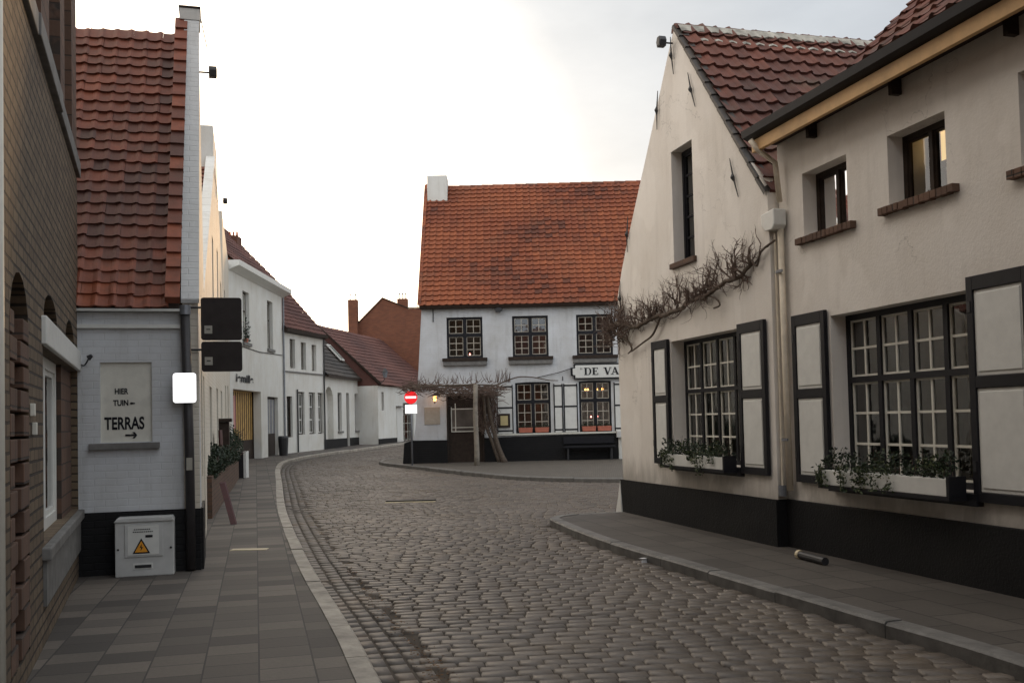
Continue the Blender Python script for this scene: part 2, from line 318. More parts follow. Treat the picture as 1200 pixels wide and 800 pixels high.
def mkobj(name, mb, mat, off=(0, 0, 0), bevel=0, smooth=False, fixn=True):
    me = bpy.data.meshes.new(name); me.from_pydata([(x-off[0], y-off[1], z-off[2]) for x, y, z in mb.v], [], mb.f)
    a = me.attributes.new('rnd', 'FLOAT', 'POINT'); a.data.foreach_set('value', mb.r)
    me.materials.append(mat)
    if fixn:
        bm = bmesh.new(); bm.from_mesh(me); bmesh.ops.recalc_face_normals(bm, faces=bm.faces); bm.to_mesh(me); bm.free()
    if smooth: me.polygons.foreach_set('use_smooth', [True]*len(me.polygons))
    o = bpy.data.objects.new(name, me); COL.objects.link(o)
    if bevel:
        bv = o.modifiers.new('bevel', 'BEVEL'); bv.width = bevel; bv.segments = 2; bv.limit_method = 'ANGLE'
    return o
class Frame:
    def __init__(s, x, y, deg): s.x, s.y, s.a = x, y, rad(deg)
    def w(s, p): return Vector((s.x+p[0]*math.cos(s.a)-p[1]*math.sin(s.a), s.y+p[0]*math.sin(s.a)+p[1]*math.cos(s.a), p[2]))
    def thing(s, name, label, cat, o=(0, 0, 0), group=None): return Thing(s, name, label, cat, o, group)
    def solo(s, name, label, cat, mb, mat, o=(0, 0, 0), group=None, kind=None, **kw):
        ob = mkobj(name, mb, mat, o, **kw); ob.location = s.w(o); ob.rotation_euler = (0, 0, s.a)
        return tagobj(ob, label, cat, group, kind)
class Thing:                                   # an Empty at the base; parts are written in the wall frame's metres
    def __init__(s, fr, name, label, cat, o, group):
        s.o = o; s.fr = fr; e_ = bpy.data.objects.new(name, None); COL.objects.link(e_); e_.empty_display_size = .2
        e_.location = fr.w(o); e_.rotation_euler = (0, 0, fr.a); s.e = e_; tagobj(e_, label, cat, group)
    def part(s, name, mb, mat, parent=None, label=None, kind=None, **kw):
        ob = mkobj(name, mb, M[mat] if isinstance(mat, str) else mat, s.o, **kw); ob.parent = parent or s.e
        return tagobj(ob, label, kind=kind)
W = Frame(0, 0, 0)
def copy_thing(root, loc, rotz, label, group=None):
    r = root.copy(); COL.objects.link(r); r.location = loc; r.rotation_euler = (0, 0, rotz); r['label'] = label
    if group: r['group'] = group
    for ch in [o for o in bpy.data.objects if o.parent == root]:
        c = ch.copy(); COL.objects.link(c); c.parent = r
        for g in [o for o in bpy.data.objects if o.parent == ch]:
            d = g.copy(); COL.objects.link(d); d.parent = c
    return r

def pantiles(mb, O, U, V, wu, lv, tw=.2, te=.24, keep=None, amp=.03, lift=.028, dark=0.0, jit=.006):
    O = Vector(O); U = Vector(U).normalized(); V = Vector(V).normalized(); Nn = U.cross(V).normalized()
    if Nn.z < 0: Nn = -Nn
    prof = [(0, .35), (.14, .08), (.34, 0), (.58, .10), (.76, .75), (.88, 1.0), (1.04, .38)]
    nu = max(1, round(wu/tw)); tw = wu/nu; nv = max(1, round(lv/te)); te = lv/nv
    for j in range(nv):
        for i in range(nu):
            cu, cv = (i+.5)*tw, (j+.5)*te
            if keep and not keep(cu, cv): continue
            r = min(1, max(0, .52+.22*math.sin(cu*1.1+1.7*math.sin(cv*.8))+.16*math.sin(cv*2.3+cu*.6)+random.gauss(0, .16))); jx, jv, jn = random.uniform(-jit, jit), random.uniform(-jit*1.5, jit*1.5), random.uniform(0, jit)
            sag = .012*math.sin(cu*1.3+cv*.7)
            vs = []
            for (v_, l) in ((j*te, lift+amp*.4), ((j+1)*te+.03, 0)):
                for (u_, h) in prof: vs.append(O+U*(i*tw+u_*tw+jx)+V*(v_+jv)+Nn*(h*amp+l+jn+sag))
            for (u_, h) in prof: vs.append(O+U*(i*tw+u_*tw+jx)+V*(j*te+jv+.004)+Nn*(h*amp+jn+sag-.004))
            n = len(prof); fs = [(k, k+1, n+k+1, n+k) for k in range(n-1)]+[(2*n+k, 2*n+k+1, k+1, k) for k in range(n-1)]
            mb.add(vs, fs, r)
    return mb
def ridge(mb, a, b, rr=.11, step=.36):
    a = Vector(a); b = Vector(b); d = (b-a); L_ = d.length; d.normalize(); side = d.cross(Vector((0, 0, 1))).normalized(); n = max(1, int(L_/step))
    for i in range(n):
        p0 = a+d*(L_*i/n); p1 = a+d*(L_*(i+1)/n+.03); r = random.random(); vs = []
        for p, q in ((p0, rr*1.06), (p1, rr*.92)):
            for k in range(7):
                t = math.pi*k/6; vs.append(p+side*math.cos(t)*q+Vector((0, 0, 1))*(math.sin(t)*q-.05))
        mb.add(vs, [(k, k+1, k+8, k+7) for k in range(6)]+[tuple(range(7)), tuple(range(13, 6, -1))], r)
    return mb

def window(T, s0, s1, z0, z1, y, cols=2, upper=2, lower=3, tz=None, fw=.055, mull=.05, bw=.022, per=2, frame='black', bars='offwhite', room=True, curtain=False, arch=0, depth=.07, roomd=.9, label=None, name='window'):
    f = MB(); g = MB(); b = MB()
    f.box(s0, s0+fw, y, y+depth, z0, z1); f.box(s1-fw, s1, y, y+depth, z0, z1)
    f.box(s0+fw, s1-fw, y, y+depth, z1-fw, z1); f.box(s0+fw, s1-fw, y, y+depth, z0, z0+fw)
    cw = (s1-s0-2*fw)/cols; zs = [(z0+fw, z1-fw, upper)] if tz is None else [(z0+fw, tz-mull/2, lower), (tz+mull/2, z1-fw, upper)]
    if tz is not None: f.box(s0+fw, s1-fw, y-.01, y+depth+.003, tz-mull/2, tz+mull/2)
    for c in range(cols):
        a = s0+fw+c*cw; e_ = a+cw
        if c: f.box(a-mull/2, a+mull/2, y-.006, y+depth+.002, z0+fw, z1-fw)
        ia = a+(mull/2 if c else 0); ie = e_-(mull/2 if c < cols-1 else 0)
        for (q0, q1, rows) in zs:
            if rows == 0: continue
            k = bw*.9
            b.box(ia, ia+k, y+.018, y+.05, q0, q1); b.box(ie-k, ie, y+.018, y+.05, q0, q1)
            b.box(ia+k, ie-k, y+.018, y+.05, q0, q0+k); b.box(ia+k, ie-k, y+.018, y+.05, q1-k, q1)
            for i in range(1, per):
                x = ia+(ie-ia)*i/per; b.box(x-bw/2, x+bw/2, y+.020, y+.048, q0+k, q1-k)
            for i in range(1, rows):
                z = q0+(q1-q0)*i/rows; b.box(ia+k, ie-k, y+.022, y+.046, z-bw/2, z+bw/2)
    g.add([(s0+fw, y+.034, z0+fw), (s1-fw, y+.034, z0+fw), (s1-fw, y+.034, z1-fw), (s0+fw, y+.034, z1-fw)], [(0, 1, 2, 3)])
    w_ = T.part(name, f, frame, label=label); T.part('pane', g, 'glass', w_)
    if b.v: T.part('glazing_bars', b, bars, w_)
    if room:
        r = MB(); y0 = y+depth+.01; y1 = y0+roomd; m_ = .25
        r.add([(s0-m_, y0, z0-.1), (s1+m_, y0, z0-.1), (s1+m_, y1, z0-.1), (s0-m_, y1, z0-.1), (s0-m_, y0, z1+.1), (s1+m_, y0, z1+.1), (s1+m_, y1, z1+.1), (s0-m_, y1, z1+.1)],
              [(0, 1, 2, 3), (4, 7, 6, 5), (1, 5, 6, 2), (2, 6, 7, 3), (3, 7, 4, 0)])
        T.part('interior', r, 'room', w_)
    if curtain:
        c_ = MB(); vs = []; n = 60
        spans = curtain if isinstance(curtain, list) else [(s0, s1, z0, z1)]
        for (a, e_, q0, q1) in spans:
            vs = []
            for i in range(n+1):
                x = a+(e_-a)*i/n; yy = y+.16+.018*math.sin(i*1.3)+.008*math.sin(i*3.1); vs += [(x, yy, q0), (x, yy, q1)]
            c_.add(vs, [(2*i, 2*i+2, 2*i+3, 2*i+1) for i in range(n)])
        T.part('curtain', c_, 'curtain', w_, smooth=True)
    return w_
def shutter(T, s0, s1, z0, z1, y, tz, tilt=0, label=None):
    f = MB(); t = .045; q = .075
    f.box(s0, s0+q, y-t, y, z0, z1); f.box(s1-q, s1, y-t, y, z0, z1)
    for a, b in ((z0, z0+q*1.1), (tz-.05, tz+.05), (z1-q*1.6, z1)): f.box(s0+q, s1-q, y-t, y, a, b)
    p = MB()
    for a, b in ((z0+q*1.1, tz-.05), (tz+.05, z1-q*1.6)):
        p.box(s0+q, s1-q, y-t+.016, y-.004, a, b)
        p.box(s0+q+.03, s1-q-.03, y-t+.006, y-t+.018, a+.035, b-.03)
    o = T.part('shutter', f, 'black', bevel=.004, label=label); T.part('panel', p, 'white_paint', o, bevel=.006)
    for z in (z0+.25, z1-.3): T.part('hinge', MB().box(s0+.01, s0+.05, y-t-.006, y-t, z, z+.09), 'iron', o)
    return o
def anchor(T, s, z, L_=.62, tilt=0, y=-.012):
    m = MB(); c, d = math.cos(tilt), math.sin(tilt)
    m.tube([(s-d*L_/2, y-.012, z-c*L_/2), (s-d*L_*.1, y-.02, z-c*L_*.1), (s, y-.03, z), (s+d*L_*.1, y-.02, z+c*L_*.1), (s+d*L_/2, y-.012, z+c*L_/2)], [.006, .012, .03, .012, .006], 6)
    T.part('wall_anchor', m, 'iron')
def floodlight(fr, p, label, rz=0):
    t = fr.thing('floodlight', label, 'floodlight', p, 'floodlights on the gables')
    x, y, z = p
    a = MB(); a.tube([(x, y, z), (x, y-.13, z)], .012, 6); t.part('bracket', a, 'iron')
    b = MB(); b.prism([(x-.075, z+.02), (x-.04, z+.08), (x+.04, z+.08), (x+.075, z+.02), (x+.05, z-.06), (x-.05, z-.06)], y-.22, y-.12); t.part('lamp_head', b, 'iron', bevel=.008)
    g = MB(); g.box(x-.04, x+.04, y-.225, y-.221, z-.04, z+.05); t.part('lens', g, 'grey_pipe')
    return t

# ------------------------------------------------------------------ ground
def inside(p, poly):
    x, y = p; c = False; n = len(poly)
    for i in range(n):
        (x0, y0), (x1, y1) = poly[i], poly[(i+1) % n]
        if (y0 > y) != (y1 > y) and x < (x1-x0)*(y-y0)/(y1-y0)+x0: c = not c
    return c
def sheet(name, poly, mat, z, thick=0, label=None, kind='structure', cat=None):
    tri = tessellate_polygon([[Vector((x, y, 0)) for x, y in poly]])
    bm = bmesh.new(); vs = [bm.verts.new((x, y, 0)) for x, y in poly]
    for t in tri:
        try: bm.faces.new([vs[i] for i in t])
        except ValueError: pass
    for yy in list(range(6, 60, 2))+[60, 65, 70, 75]:
        bmesh.ops.bisect_plane(bm, geom=bm.verts[:]+bm.edges[:]+bm.faces[:], plane_co=(0, yy, 0), plane_no=(0, 1, 0))
    bmesh.ops.recalc_face_normals(bm, faces=bm.faces)
    if bm.faces and sum(f.normal.z for f in bm.faces) < 0: bmesh.ops.reverse_faces(bm, faces=bm.faces)
    for v_ in bm.verts: v_.co.z = gz(v_.co.y)+z
    if thick:
        r = bmesh.ops.extrude_face_region(bm, geom=bm.faces[:]); 
        for g in r['geom']:
            if isinstance(g, bmesh.types.BMVert): g.co.z -= thick
        bmesh.ops.recalc_face_normals(bm, faces=bm.faces)
    me = bpy.data.meshes.new(name); bm.to_mesh(me); bm.free(); me.materials.append(M[mat])
    o = bpy.data.objects.new(name, me); COL.objects.link(o); return tagobj(o, label, cat, None, kind)
def densify(pts, n=6):     # Catmull-Rom through the points
    out = []
    for i in range(len(pts)-1):
        p0, p1, p2, p3 = [Vector(pts[max(0, min(len(pts)-1, k))]) for k in (i-1, i, i+1, i+2)]
        for k in range(n):
            t = k/n; out.append(tuple(.5*((2*p1)+(p2-p0)*t+(2*p0-5*p1+4*p2-p3)*t*t+(3*p1-p0-3*p2+p3)*t**3)))
    return out+[tuple(pts[-1])]
def offset(line, d):       # to the left of travel when d > 0
    out = []
    for i, p in enumerate(line):
        a = Vector(line[max(0, i-1)]); b = Vector(line[min(len(line)-1, i+1)]); t = (b-a).normalized(); out.append((p[0]-t.y*d, p[1]+t.x*d))
    return out
KL = densify([(.75, -1.5), (.35, 1.2), (-.10, 3.2), (-.62, 5.2), (-.89, 6.2), (-1.12, 7.05), (-1.54, 8.5), (-2.07, 10.3), (-2.88, 13.25), (-4.18, 18.2), (-5.75, 24.7), (-7.40, 31.6), (-8.2, 36.0), (-8.30, 38.6), (-8.1, 42), (-7.0, 47.4), (-5.69, 54.6), (-4.6, 62)])
KR = densify([(3.9, -1.5), (3.55, 2.6), (2.97, 5.9), (2.5, 7.5), (1.69, 10.2), (1.02, 12.5), (.58, 14.7), (.52, 15.15)], 5)+[(.62, 15.45), (.9, 15.72), (1.3, 15.86), (1.75, 15.95)]
KD = densify([(12, 20.5), (5.5, 22.7), (2.62, 23.5), (.37, 24.8), (-1.48, 27.7), (-3.26, 31.2), (-4.25, 33.0)], 6)+[(-4.6, 34), (-4.65, 35.4), (-4.2, 36.4), (-3.2, 44), (-2.2, 60)]
sheet('ground', [(-400, -400), (400, -400), (400, 900), (-400, 900)], 'soil', -.06)
road_poly = KL+[(-2.2, 62)]+[p for p in reversed(KD)]+[(12, 15)]+[(1.9, 15.95)]+list(reversed(KR))
sheet('cobbled_road_bed', [(p[0], p[1]) for p in road_poly], 'joint', -.012)
# setts: every stone a small domed block, all one surface
setts = MB()
def sett(mb, cx, cy, w_, l_, ca, sa, z, hi):
    th = .5*(random.random()-.5)*.06; tx, ty = random.gauss(0, .018), random.gauss(0, .025); dz = random.gauss(0, .0022)
    r = min(1, max(0, random.gauss(.5, .22)))
    if hi: grid = [(-.5, 0), (-.445, .88), (0, 1), (.445, .88), (.5, 0)]
    else: grid = [(-.5, 0), (-.36, 1), (.36, 1), (.5, 0)]
    n = len(grid); vs = []
    for (b, hb) in grid:
        for (a, ha) in grid:
            h = ha*hb
            # rounded corners
            k = 1-.10*(abs(a) > .45)*(abs(b) > .45)
            x, y = a*w_*k, b*l_*k; X = cx+x*ca-y*sa; Y = cy+x*sa+y*ca
            vs.append((X, Y, z+(-.013 if h == 0 else -.004+.0065*h+dz+.006*math.sin(cx*1.7+cy*.6)*math.sin(cy*1.1)+tx*x+ty*y)))
    mb.add(vs, [(j*n+i, j*n+i+1, (j+1)*n+i+1, (j+1)*n+i) for j in range(n-1) for i in range(n-1)], r)
gut = offset(KL, -.42)
rp = gut+[(-2.2, 62)]+list(reversed(KD))+[(12, 16.2)]+[(1.9, 16.05)]+list(reversed(KR))
A_ = rad(5); ca, sa = math.cos(A_), math.sin(A_)
v0 = -2.0
while v0 < 60:
    row = .140+random.gauss(0, .008)
    x = -13+random.random()*.2
    while x < 10:
        w_ = random.uniform(.145, .235); cx0 = x+w_/2; cy0 = v0+.035*math.sin(cx0*.9+v0*.13)+.014*math.sin(cx0*2.3+v0*.31)
        X = cx0*ca-cy0*sa; Y = cx0*sa+cy0*ca; x += w_
        if 3.2 < Y < 58 and abs(X) < Y*.60+1 and inside((X, Y), rp):
            k = .03*math.cos(cx0*.9+v0*.13)
            sett(setts, X, Y, w_-.007, row-.008, math.cos(A_+k), math.sin(A_+k), gz(Y)+.0, Y < 24)
    v0 += row
o = mkobj('cobblestone_road', setts, M['sett'], fixn=False, smooth=True); tagobj(o, kind='structure')
# gutter of three rows of setts beside the left kerb
gs = MB()
for rr in range(3):
    ln = offset(KL, -.075-.135*rr); acc = 0
    pts = [Vector(p) for p in ln]
    seglen = [(pts[i+1]-pts[i]).length for i in range(len(pts)-1)]; tot = sum(seglen); s_ = random.random()*.1
    while s_ < tot-.3:
        l_ = random.uniform(.15, .24); q = s_+l_/2; i = 0; a = q
        while i < len(seglen)-1 and a > seglen[i]: a -= seglen[i]; i += 1
        p = pts[i].lerp(pts[i+1], a/seglen[i]); d = (pts[i+1]-pts[i]).normalized()
        if p.y > 3: sett(gs, p.x, p.y, l_-.014, .125, d.x, d.y, gz(p.y)-.008, p.y < 24)
        s_ += l_
tagobj(mkobj('gutter', gs, M['gutter_sett'], fixn=False, smooth=True), kind='structure')
# pavements and kerbs
sheet('pavement_left', offset(KL, .15)+[(-12, 62), (-12, -1.5)], 'paving', .098, .12)
sheet('pavement_right', [(p[0], p[1]) for p in offset(KR, -.15)]+[(2.2, 16.2), (6.5, 4), (9, -1.5)], 'paving_right', .098, .12)
sheet('forecourt', offset(KD, -.13)+[(12, 60), (16, 20)], 'paving_far', .098, .12)
def kerb(name, line, d, mat, L_=1.0):
    mb = MB(); pts = [Vector(p) for p in line]; i0 = 0
    acc = 0; cur = [pts[0]]
    out = []
    for i in range(1, len(pts)):
        acc += (pts[i]-pts[i-1]).length; cur.append(pts[i])
        if acc > L_ or i == len(pts)-1: out.append(cur); cur = [pts[i]]; acc = 0
    for seg in out:
        sv = [(p.x, p.y) for p in seg]; inn = offset(sv, d); dz = random.gauss(0, .004); r = random.random()
        a = (seg[1]-seg[0]).normalized()*.006; b = (seg[-1]-seg[-2]).normalized()*.006
        sv[0] = (sv[0][0]+a.x, sv[0][1]+a.y); inn[0] = (inn[0][0]+a.x, inn[0][1]+a.y)
        sv[-1] = (sv[-1][0]-b.x, sv[-1][1]-b.y); inn[-1] = (inn[-1][0]-b.x, inn[-1][1]-b.y)
        vs = []; sgn = 1 if d > 0 else -1
        mid = offset(sv, sgn*.018)
        for k in range(len(sv)):
            z = gz(sv[k][1]); vs += [(sv[k][0], sv[k][1], z-.06), (sv[k][0], sv[k][1], z+.084+dz), (mid[k][0], mid[k][1], z+.104+dz), (inn[k][0], inn[k][1], z+.106+dz), (inn[k][0], inn[k][1], z-.06)]
        fs = [(k*5+j, k*5+j+1, k*5+j+6, k*5+j+5) for k in range(len(sv)-1) for j in range(4)]+[(0, 1, 2, 3, 4), tuple(len(vs)-5+j for j in (4, 3, 2, 1, 0))]
        mb.add(vs, fs, r)
    tagobj(mkobj(name, mb, M[mat]), kind='structure')
kerb('kerb_left', KL, .15, 'kerb', 1.0)
kerb('kerb_right', KR, -.15, 'kerb_dark', 1.0)
kerb('kerb_forecourt', KD, -.13, 'kerb_dark', 1.0)

# ================================================================== RIGHT: gabled house and long house
R = Frame(1.759, 15.895, -74.961)
# gable outline (s, z)
gl = [(-.02, .05), (-.1, 1.46), (-.13, 2.83), (-.08, 3.55), (.10, 3.91), (.39, 4.36), (.78, 4.88), (1.156, 5.38), (1.51, 5.86), (1.86, 6.34), (2.13, 6.72), (2.35, 7.0),
      (2.81, 6.48), (3.21, 5.98), (3.59, 5.52), (3.87, 5.17), (4.17, 4.79), (4.56, 4.38), (4.72, 4.15), (4.74, 3.4), (4.74, .05)]
T = R.thing('gabled_house', 'cream plastered house with a tall pointed gable and a bare vine across it', 'house', (2.3, 0, 0))
def rect(a, b, c, d): return [(a, c), (b, c), (b, d), (a, d)]
wl = MB().panel(gl, [rect(1.93, 3.97, .97, 2.66), rect(2.12, 2.79, 3.72, 5.31)], 0, .40)
wall = T.part('gable_wall', wl, 'cream')
T.part('plinth', MB().prism([(-.16, .0), (-.10, .62), (4.752, .635), (4.752, .0)], -.035, .0), 'tar')
T.part('plinth_return', MB().box(4.7405, 4.755, .001, .095, .0, .636), 'tar')
T.part('corner_foot', MB().add([(-.28, -.06, .05), (-.02, -.06, .05), (-.10, -.04, .60), (-.14, .0, .60), (-.30, .25, .05), (-.14, .25, .60), (-.02, .02, .05), (-.10, .02, .6)],
     [(0, 1, 2, 3), (0, 3, 5, 4), (3, 2, 7, 5), (1, 6, 7, 2), (0, 4, 6, 1), (4, 5, 7, 6)]), 'white_paint', label='white painted flared foot of the far corner')
T.part('far_side_wall', MB().prism([(-.02, .05), (-.13, 3.5), (.1, 3.9), (.1, .05)], .40, 9.0), 'cream')
# roof: steep slopes with pantiles, ridge at z 7
rid = (2.35, 7.02)
rf = MB()
dn = Vector((4.72-2.35, 0, 4.10-7.0)); Lr = dn.length
pantiles(rf, (4.72, .03, 4.13), (0, 1, 0), (-dn.x, 0, -dn.z), 6.5, Lr, .21, .27, amp=.036, lift=.028, jit=.010)
dl = Vector((-.10-2.35, 0, 3.62-7.0)); Ll = dl.length
pantiles(rf, (-.06, .10, 3.60), (0, 1, 0), (-dl.x, 0, -dl.z), 6.5, Ll, .24, .3, amp=.036, lift=.028)
roof = T.part('roof', rf, 'tile_dark')
T.part('roof_boards', MB().prism([(-.1, 3.56), (2.35, 6.96), (4.70, 4.08), (4.70, 3.9), (2.35, 6.7), (.0, 3.5)], .40, 6.9), 'wood_dark', roof)
rm = MB(); ridge(rm, (2.35, .0, 7.0), (2.35, 6.7, 7.0), .10, .38); T.part('ridge_tiles', rm, 'tile_dark', roof)
mm = MB(); U_ = -dn.normalized(); Nn_ = Vector((-U_.z, 0, U_.x)); Nn_ = Nn_ if Nn_.z > 0 else -Nn_
random.seed(11)
def strip(y0_, y1_, q0, q1f, lift=.06):
    n = int((y1_-y0_)/.035); vs = []
    for i in range(n+1):
        y_ = y0_+(y1_-y0_)*i/n; c0 = Vector((2.35, 0, 7.0))-U_*(q0 if not callable(q0) else q0(y_)); c1 = Vector((2.35, 0, 7.0))-U_*q1f(y_)
        o_ = Nn_*lift; vs += [(c0.x+o_.x, y_, c0.z+o_.z), (c1.x+o_.x, y_, c1.z+o_.z), (c1.x, y_, c1.z)]
    mm.add(vs, [(3*i, 3*i+3, 3*i+4, 3*i+1) for i in range(n)]+[(3*i+1, 3*i+4, 3*i+5, 3*i+2) for i in range(n)])
zig = lambda y_: abs(((y_/.21) % 1)-.5)*2
strip(.02, 6.4, .04, lambda y_: .17+.05*zig(y_)+.015*math.sin(y_*7), .074)
T.part('ridge_mortar', mm, 'mortar', roof); mm = MB()
strip(.25, 6.2, lambda y_: .33+.07*zig(y_), lambda y_: .365+.07*zig(y_)+.02*math.sin(y_*5)**2, .060)
T.part('mortar_seam', mm, 'mortar', roof)
vg = MB()
for sgn, d_, a0 in ((1, dn, (4.72, 4.15)),):
    n = 13
    for i in range(n):
        p = Vector((2.35, 0, 7.02))+d_*(i/n)*.99; q = Vector((2.35, 0, 7.02))+d_*((i+1.06)/n)*.99; nn = Vector((-d_.z, 0, d_.x)).normalized(); nn = nn if nn.z > 0 else -nn
        vg.add([p+Vector((0, -.03, 0))+nn*.01, q+Vector((0, -.03, 0))+nn*.03, q+Vector((0, .12, 0))+nn*.045, p+Vector((0, .12, 0))+nn*.03,
                p+Vector((0, -.03, 0))-nn*.03, q+Vector((0, -.03, 0))-nn*.02], [(0, 1, 2, 3), (0, 4, 5, 1)], random.random())
T.part('verge_tiles', vg, 'slate', roof)
window(T, 1.93, 3.97, .97, 2.66, .20, cols=4, upper=2, lower=3, tz=1.95, curtain=[(3.2, 3.9, 1.0, 2.6)], label='wide window with four small-paned casements')
window(T, 2.12, 2.79, 3.74, 5.31, .16, cols=1, upper=5, per=1, bw=.03, bars='black', label='tall narrow gable window')
T.part('sill', MB().box(2.06, 2.84, -.05, .24, 3.66, 3.735), 'brick_low', bevel=.006, label='brick sill under the narrow window')
shutter(T, 1.34, 1.90, .93, 2.70, -.012, 1.86); shutter(T, 3.98, 4.62, .90, 2.70, -.012, 1.85)
T.part('sill', MB().box(1.93, 3.97, -.06, .2, .86, .965), 'black', label='black sill under the wide window')
for s_, z_, t_ in ((3.98, 4.5, -.35), (.47, 4.46, .12), (2.88, 5.95, -.35), (1.75, 6.02, .12), (2.30, 6.62, -.12), (.10, 3.5, .0)): anchor(T, s_, z_, .55, t_)

# long house in front
H = R.thing('long_house', 'long cream plastered house with a larch gutter board, nearest on the right', 'house', (6, .12, 0))
YF = .13
holes = [rect(5.70, 7.80, .90, 2.62), rect(5.25, 6.08, 3.53, 4.235), rect(6.75, 7.56, 3.55, 4.225), rect(8.42, 9.2, 3.50, 4.26), rect(10.6, 12.4, .9, 2.6)]
H.part('front_wall', MB().panel([(4.742, .03), (20, .03), (20, 4.9), (4.742, 4.9)], holes, YF, YF+.42), 'cream')
H.part('plinth', MB().prism([(4.742, 0), (4.742, .64), (20, .67), (20, 0)], YF-.035, YF), 'tar', bevel=.01)
H.part('back_wall', MB().prism([(4.9, .03), (20, .03), (20, 4.7), (4.9, 4.7)], 7.4, 7.8), 'cream')
H.part('end_wall', MB().prism([(6.42, 4.0), (6.6, 4.0), (6.6, 4.9), (6.42, 4.9)], .55, 7.4), 'cream')
w2 = window(H, 5.70, 7.80, .90, 2.62, YF+.18, cols=4, upper=2, lower=3, tz=1.94, fw=.06, mull=.06, bw=.024, curtain=[(7.3, 7.75, 1.0, 2.6)], label='wide window with four small-paned casements')
shutter(H, 5.01, 5.66, .85, 2.69, YF-.012, 1.82); shutter(H, 7.80, 8.50, .83, 2.72, YF-.012, 1.83)
H.part('sill', MB().box(5.66, 7.85, YF-.07, YF+.18, .79, .895), 'black', label='black sill under the wide window')
window(H, 5.25, 6.08, 3.53, 4.235, YF+.17, cols=2, upper=1, per=1, frame='wood_dark', bars='wood_dark', curtain=[(5.8, 6.05, 3.55, 4.2)])
window(H, 6.75, 7.56, 3.55, 4.225, YF+.17, cols=2, upper=1, per=1, frame='wood_dark', bars='wood_dark')
M['sky_glow_pane'] = emis('sky_glow_rear_pane', (1, .66, .28), .75)  # daylight seen through the rear panes, put in as warm emission
rw = MB().box(6.70, 7.06, .61, .63, 3.90, 4.32)
rwo = H.part('rear_window', rw, 'wood_dark')
for a, b, c_, d_ in ((6.745, 6.845, 3.98, 4.295), (6.915, 7.02, 3.97, 4.30)): H.part('sky_glow_pane', MB().box(a, b, .600, .607, c_, d_), 'sky_glow_pane', rwo)
window(H, 8.42, 9.2, 3.50, 4.26, YF+.17, cols=2, upper=1, per=1, frame='wood_dark', bars='wood_dark')
window(H, 10.6, 12.4, .9, 2.6, YF+.18, cols=4, upper=2, lower=3, tz=1.9)
for a, b, z in ((5.16, 6.22, 3.455), (6.66, 7.72, 3.475), (8.33, 9.3, 3.42)):
    sb = MB(); n = int((b-a)/.075)
    for i in range(n): x = a+(b-a)*i/n; sb.box(x, x+(b-a)/n-.007, YF-.075+random.uniform(0, .01), YF+.25, z+random.uniform(-.004, .004), z+.072)
    H.part('brick_sill', sb, 'brick_pier', bevel=.004)
    
# eaves: brackets, larch board, black gutter
br = []
for s_ in (5.55, 6.97, 8.43, 9.9, 11.4, 13):
    H.part('bracket', MB().box(s_-.028, s_+.028, YF-.11, YF, 4.55, 4.70), 'wood_dark', bevel=.005)
H.part('fascia_board', MB().box(4.70, 19.5, YF-.30, YF-.25, 4.60, 4.735), 'wood_warm', bevel=.004, label='pale larch board under the gutter')
H.part('soffit', MB().box(4.72, 19.5, YF-.25, YF, 4.70, 4.73), 'wood_dark')
gp = [(YF-.28, 4.737), (YF-.32, 4.745), (YF-.385, 4.775), (YF-.40, 4.855), (YF-.375, 4.855), (YF-.37, 4.80), (YF-.20, 4.79), (YF-.16, 4.86), (YF-.12, 4.86), (YF-.12, 4.737)]
H.part('gutter', MB().profile(gp, 4.64, 19.5), 'black')
hr = MB(); pantiles(hr, (6.40, YF-.22, 4.90), (1, 0, 0), (0, 1, .93), 12.8, 5.2, .235, .28, amp=.036, lift=.028, jit=.010)
hroof = H.part('roof', hr, 'tile_dark')
H.part('roof_boards', MB().profile([(YF-.18, 4.88), (3.6, 8.32), (7.8, 4.6), (7.5, 4.6), (3.6, 8.1), (YF-.1, 4.80)], 6.45, 19.4), 'wood_dark', hroof)
ve = MB()
for i in range(18):
    a = Vector((6.36, YF-.22, 4.93))+Vector((0, .204, .19))*i; ve.add([a, a+Vector((.14, 0, .04)), a+Vector((.14, .22, .235)), a+Vector((0, .22, .2)), a+Vector((0, 0, -.09)), a+Vector((0, .22, .11))], [(0, 1, 2, 3), (0, 3, 5, 4)], random.random())
H.part('verge_tiles', ve, 'mortar', hroof)
H.part('lead_valley', MB().box(4.60, 6.44, YF-.14, 6.8, 4.74, 4.80), 'zinc', hroof)
# drain pipe with hopper
P = R.thing('drainpipe', 'cream drainpipe with a square white hopper between the gabled house and the long house', 'drainpipe', (4.86, .02, .68))
P.part('pipe', MB().tube([(4.86, .07, 3.7), (4.87, .07, 2), (4.885, .07, .74)], .036, 10), 'cream_pipe', smooth=True)
P.part('downpipe', MB().tube([(4.80, -.24, 4.72), (4.83, -.16, 4.60), (4.88, .02, 4.45), (4.90, .05, 4.0)], .032, 8), 'cream_pipe', smooth=True)
P.part('hopper', MB().prism([(4.63, 3.90), (4.93, 3.92), (4.93, 3.74), (4.88, 3.69), (4.72, 3.70), (4.64, 3.77)], -.05, .11), 'white_paint', bevel=.015)
P.part('shoe', MB().tube([(4.80, .02, .80), (4.80, .02, .68)], .045, 10), 'zinc')
P.part('cable_pipe', MB().tube([(4.80, .03, 3.66), (4.80, .03, 2), (4.81, .02, .78)], .014, 6), 'cream_pipe')
for z_ in (1.3, 3.2): P.part('clip', MB().box(4.78, 4.94, .02, .035, z_, z_+.03), 'zinc')
floodlight(R, (2.33, -.02, 6.78), 'black floodlight near the tip of the cream gable on the right')

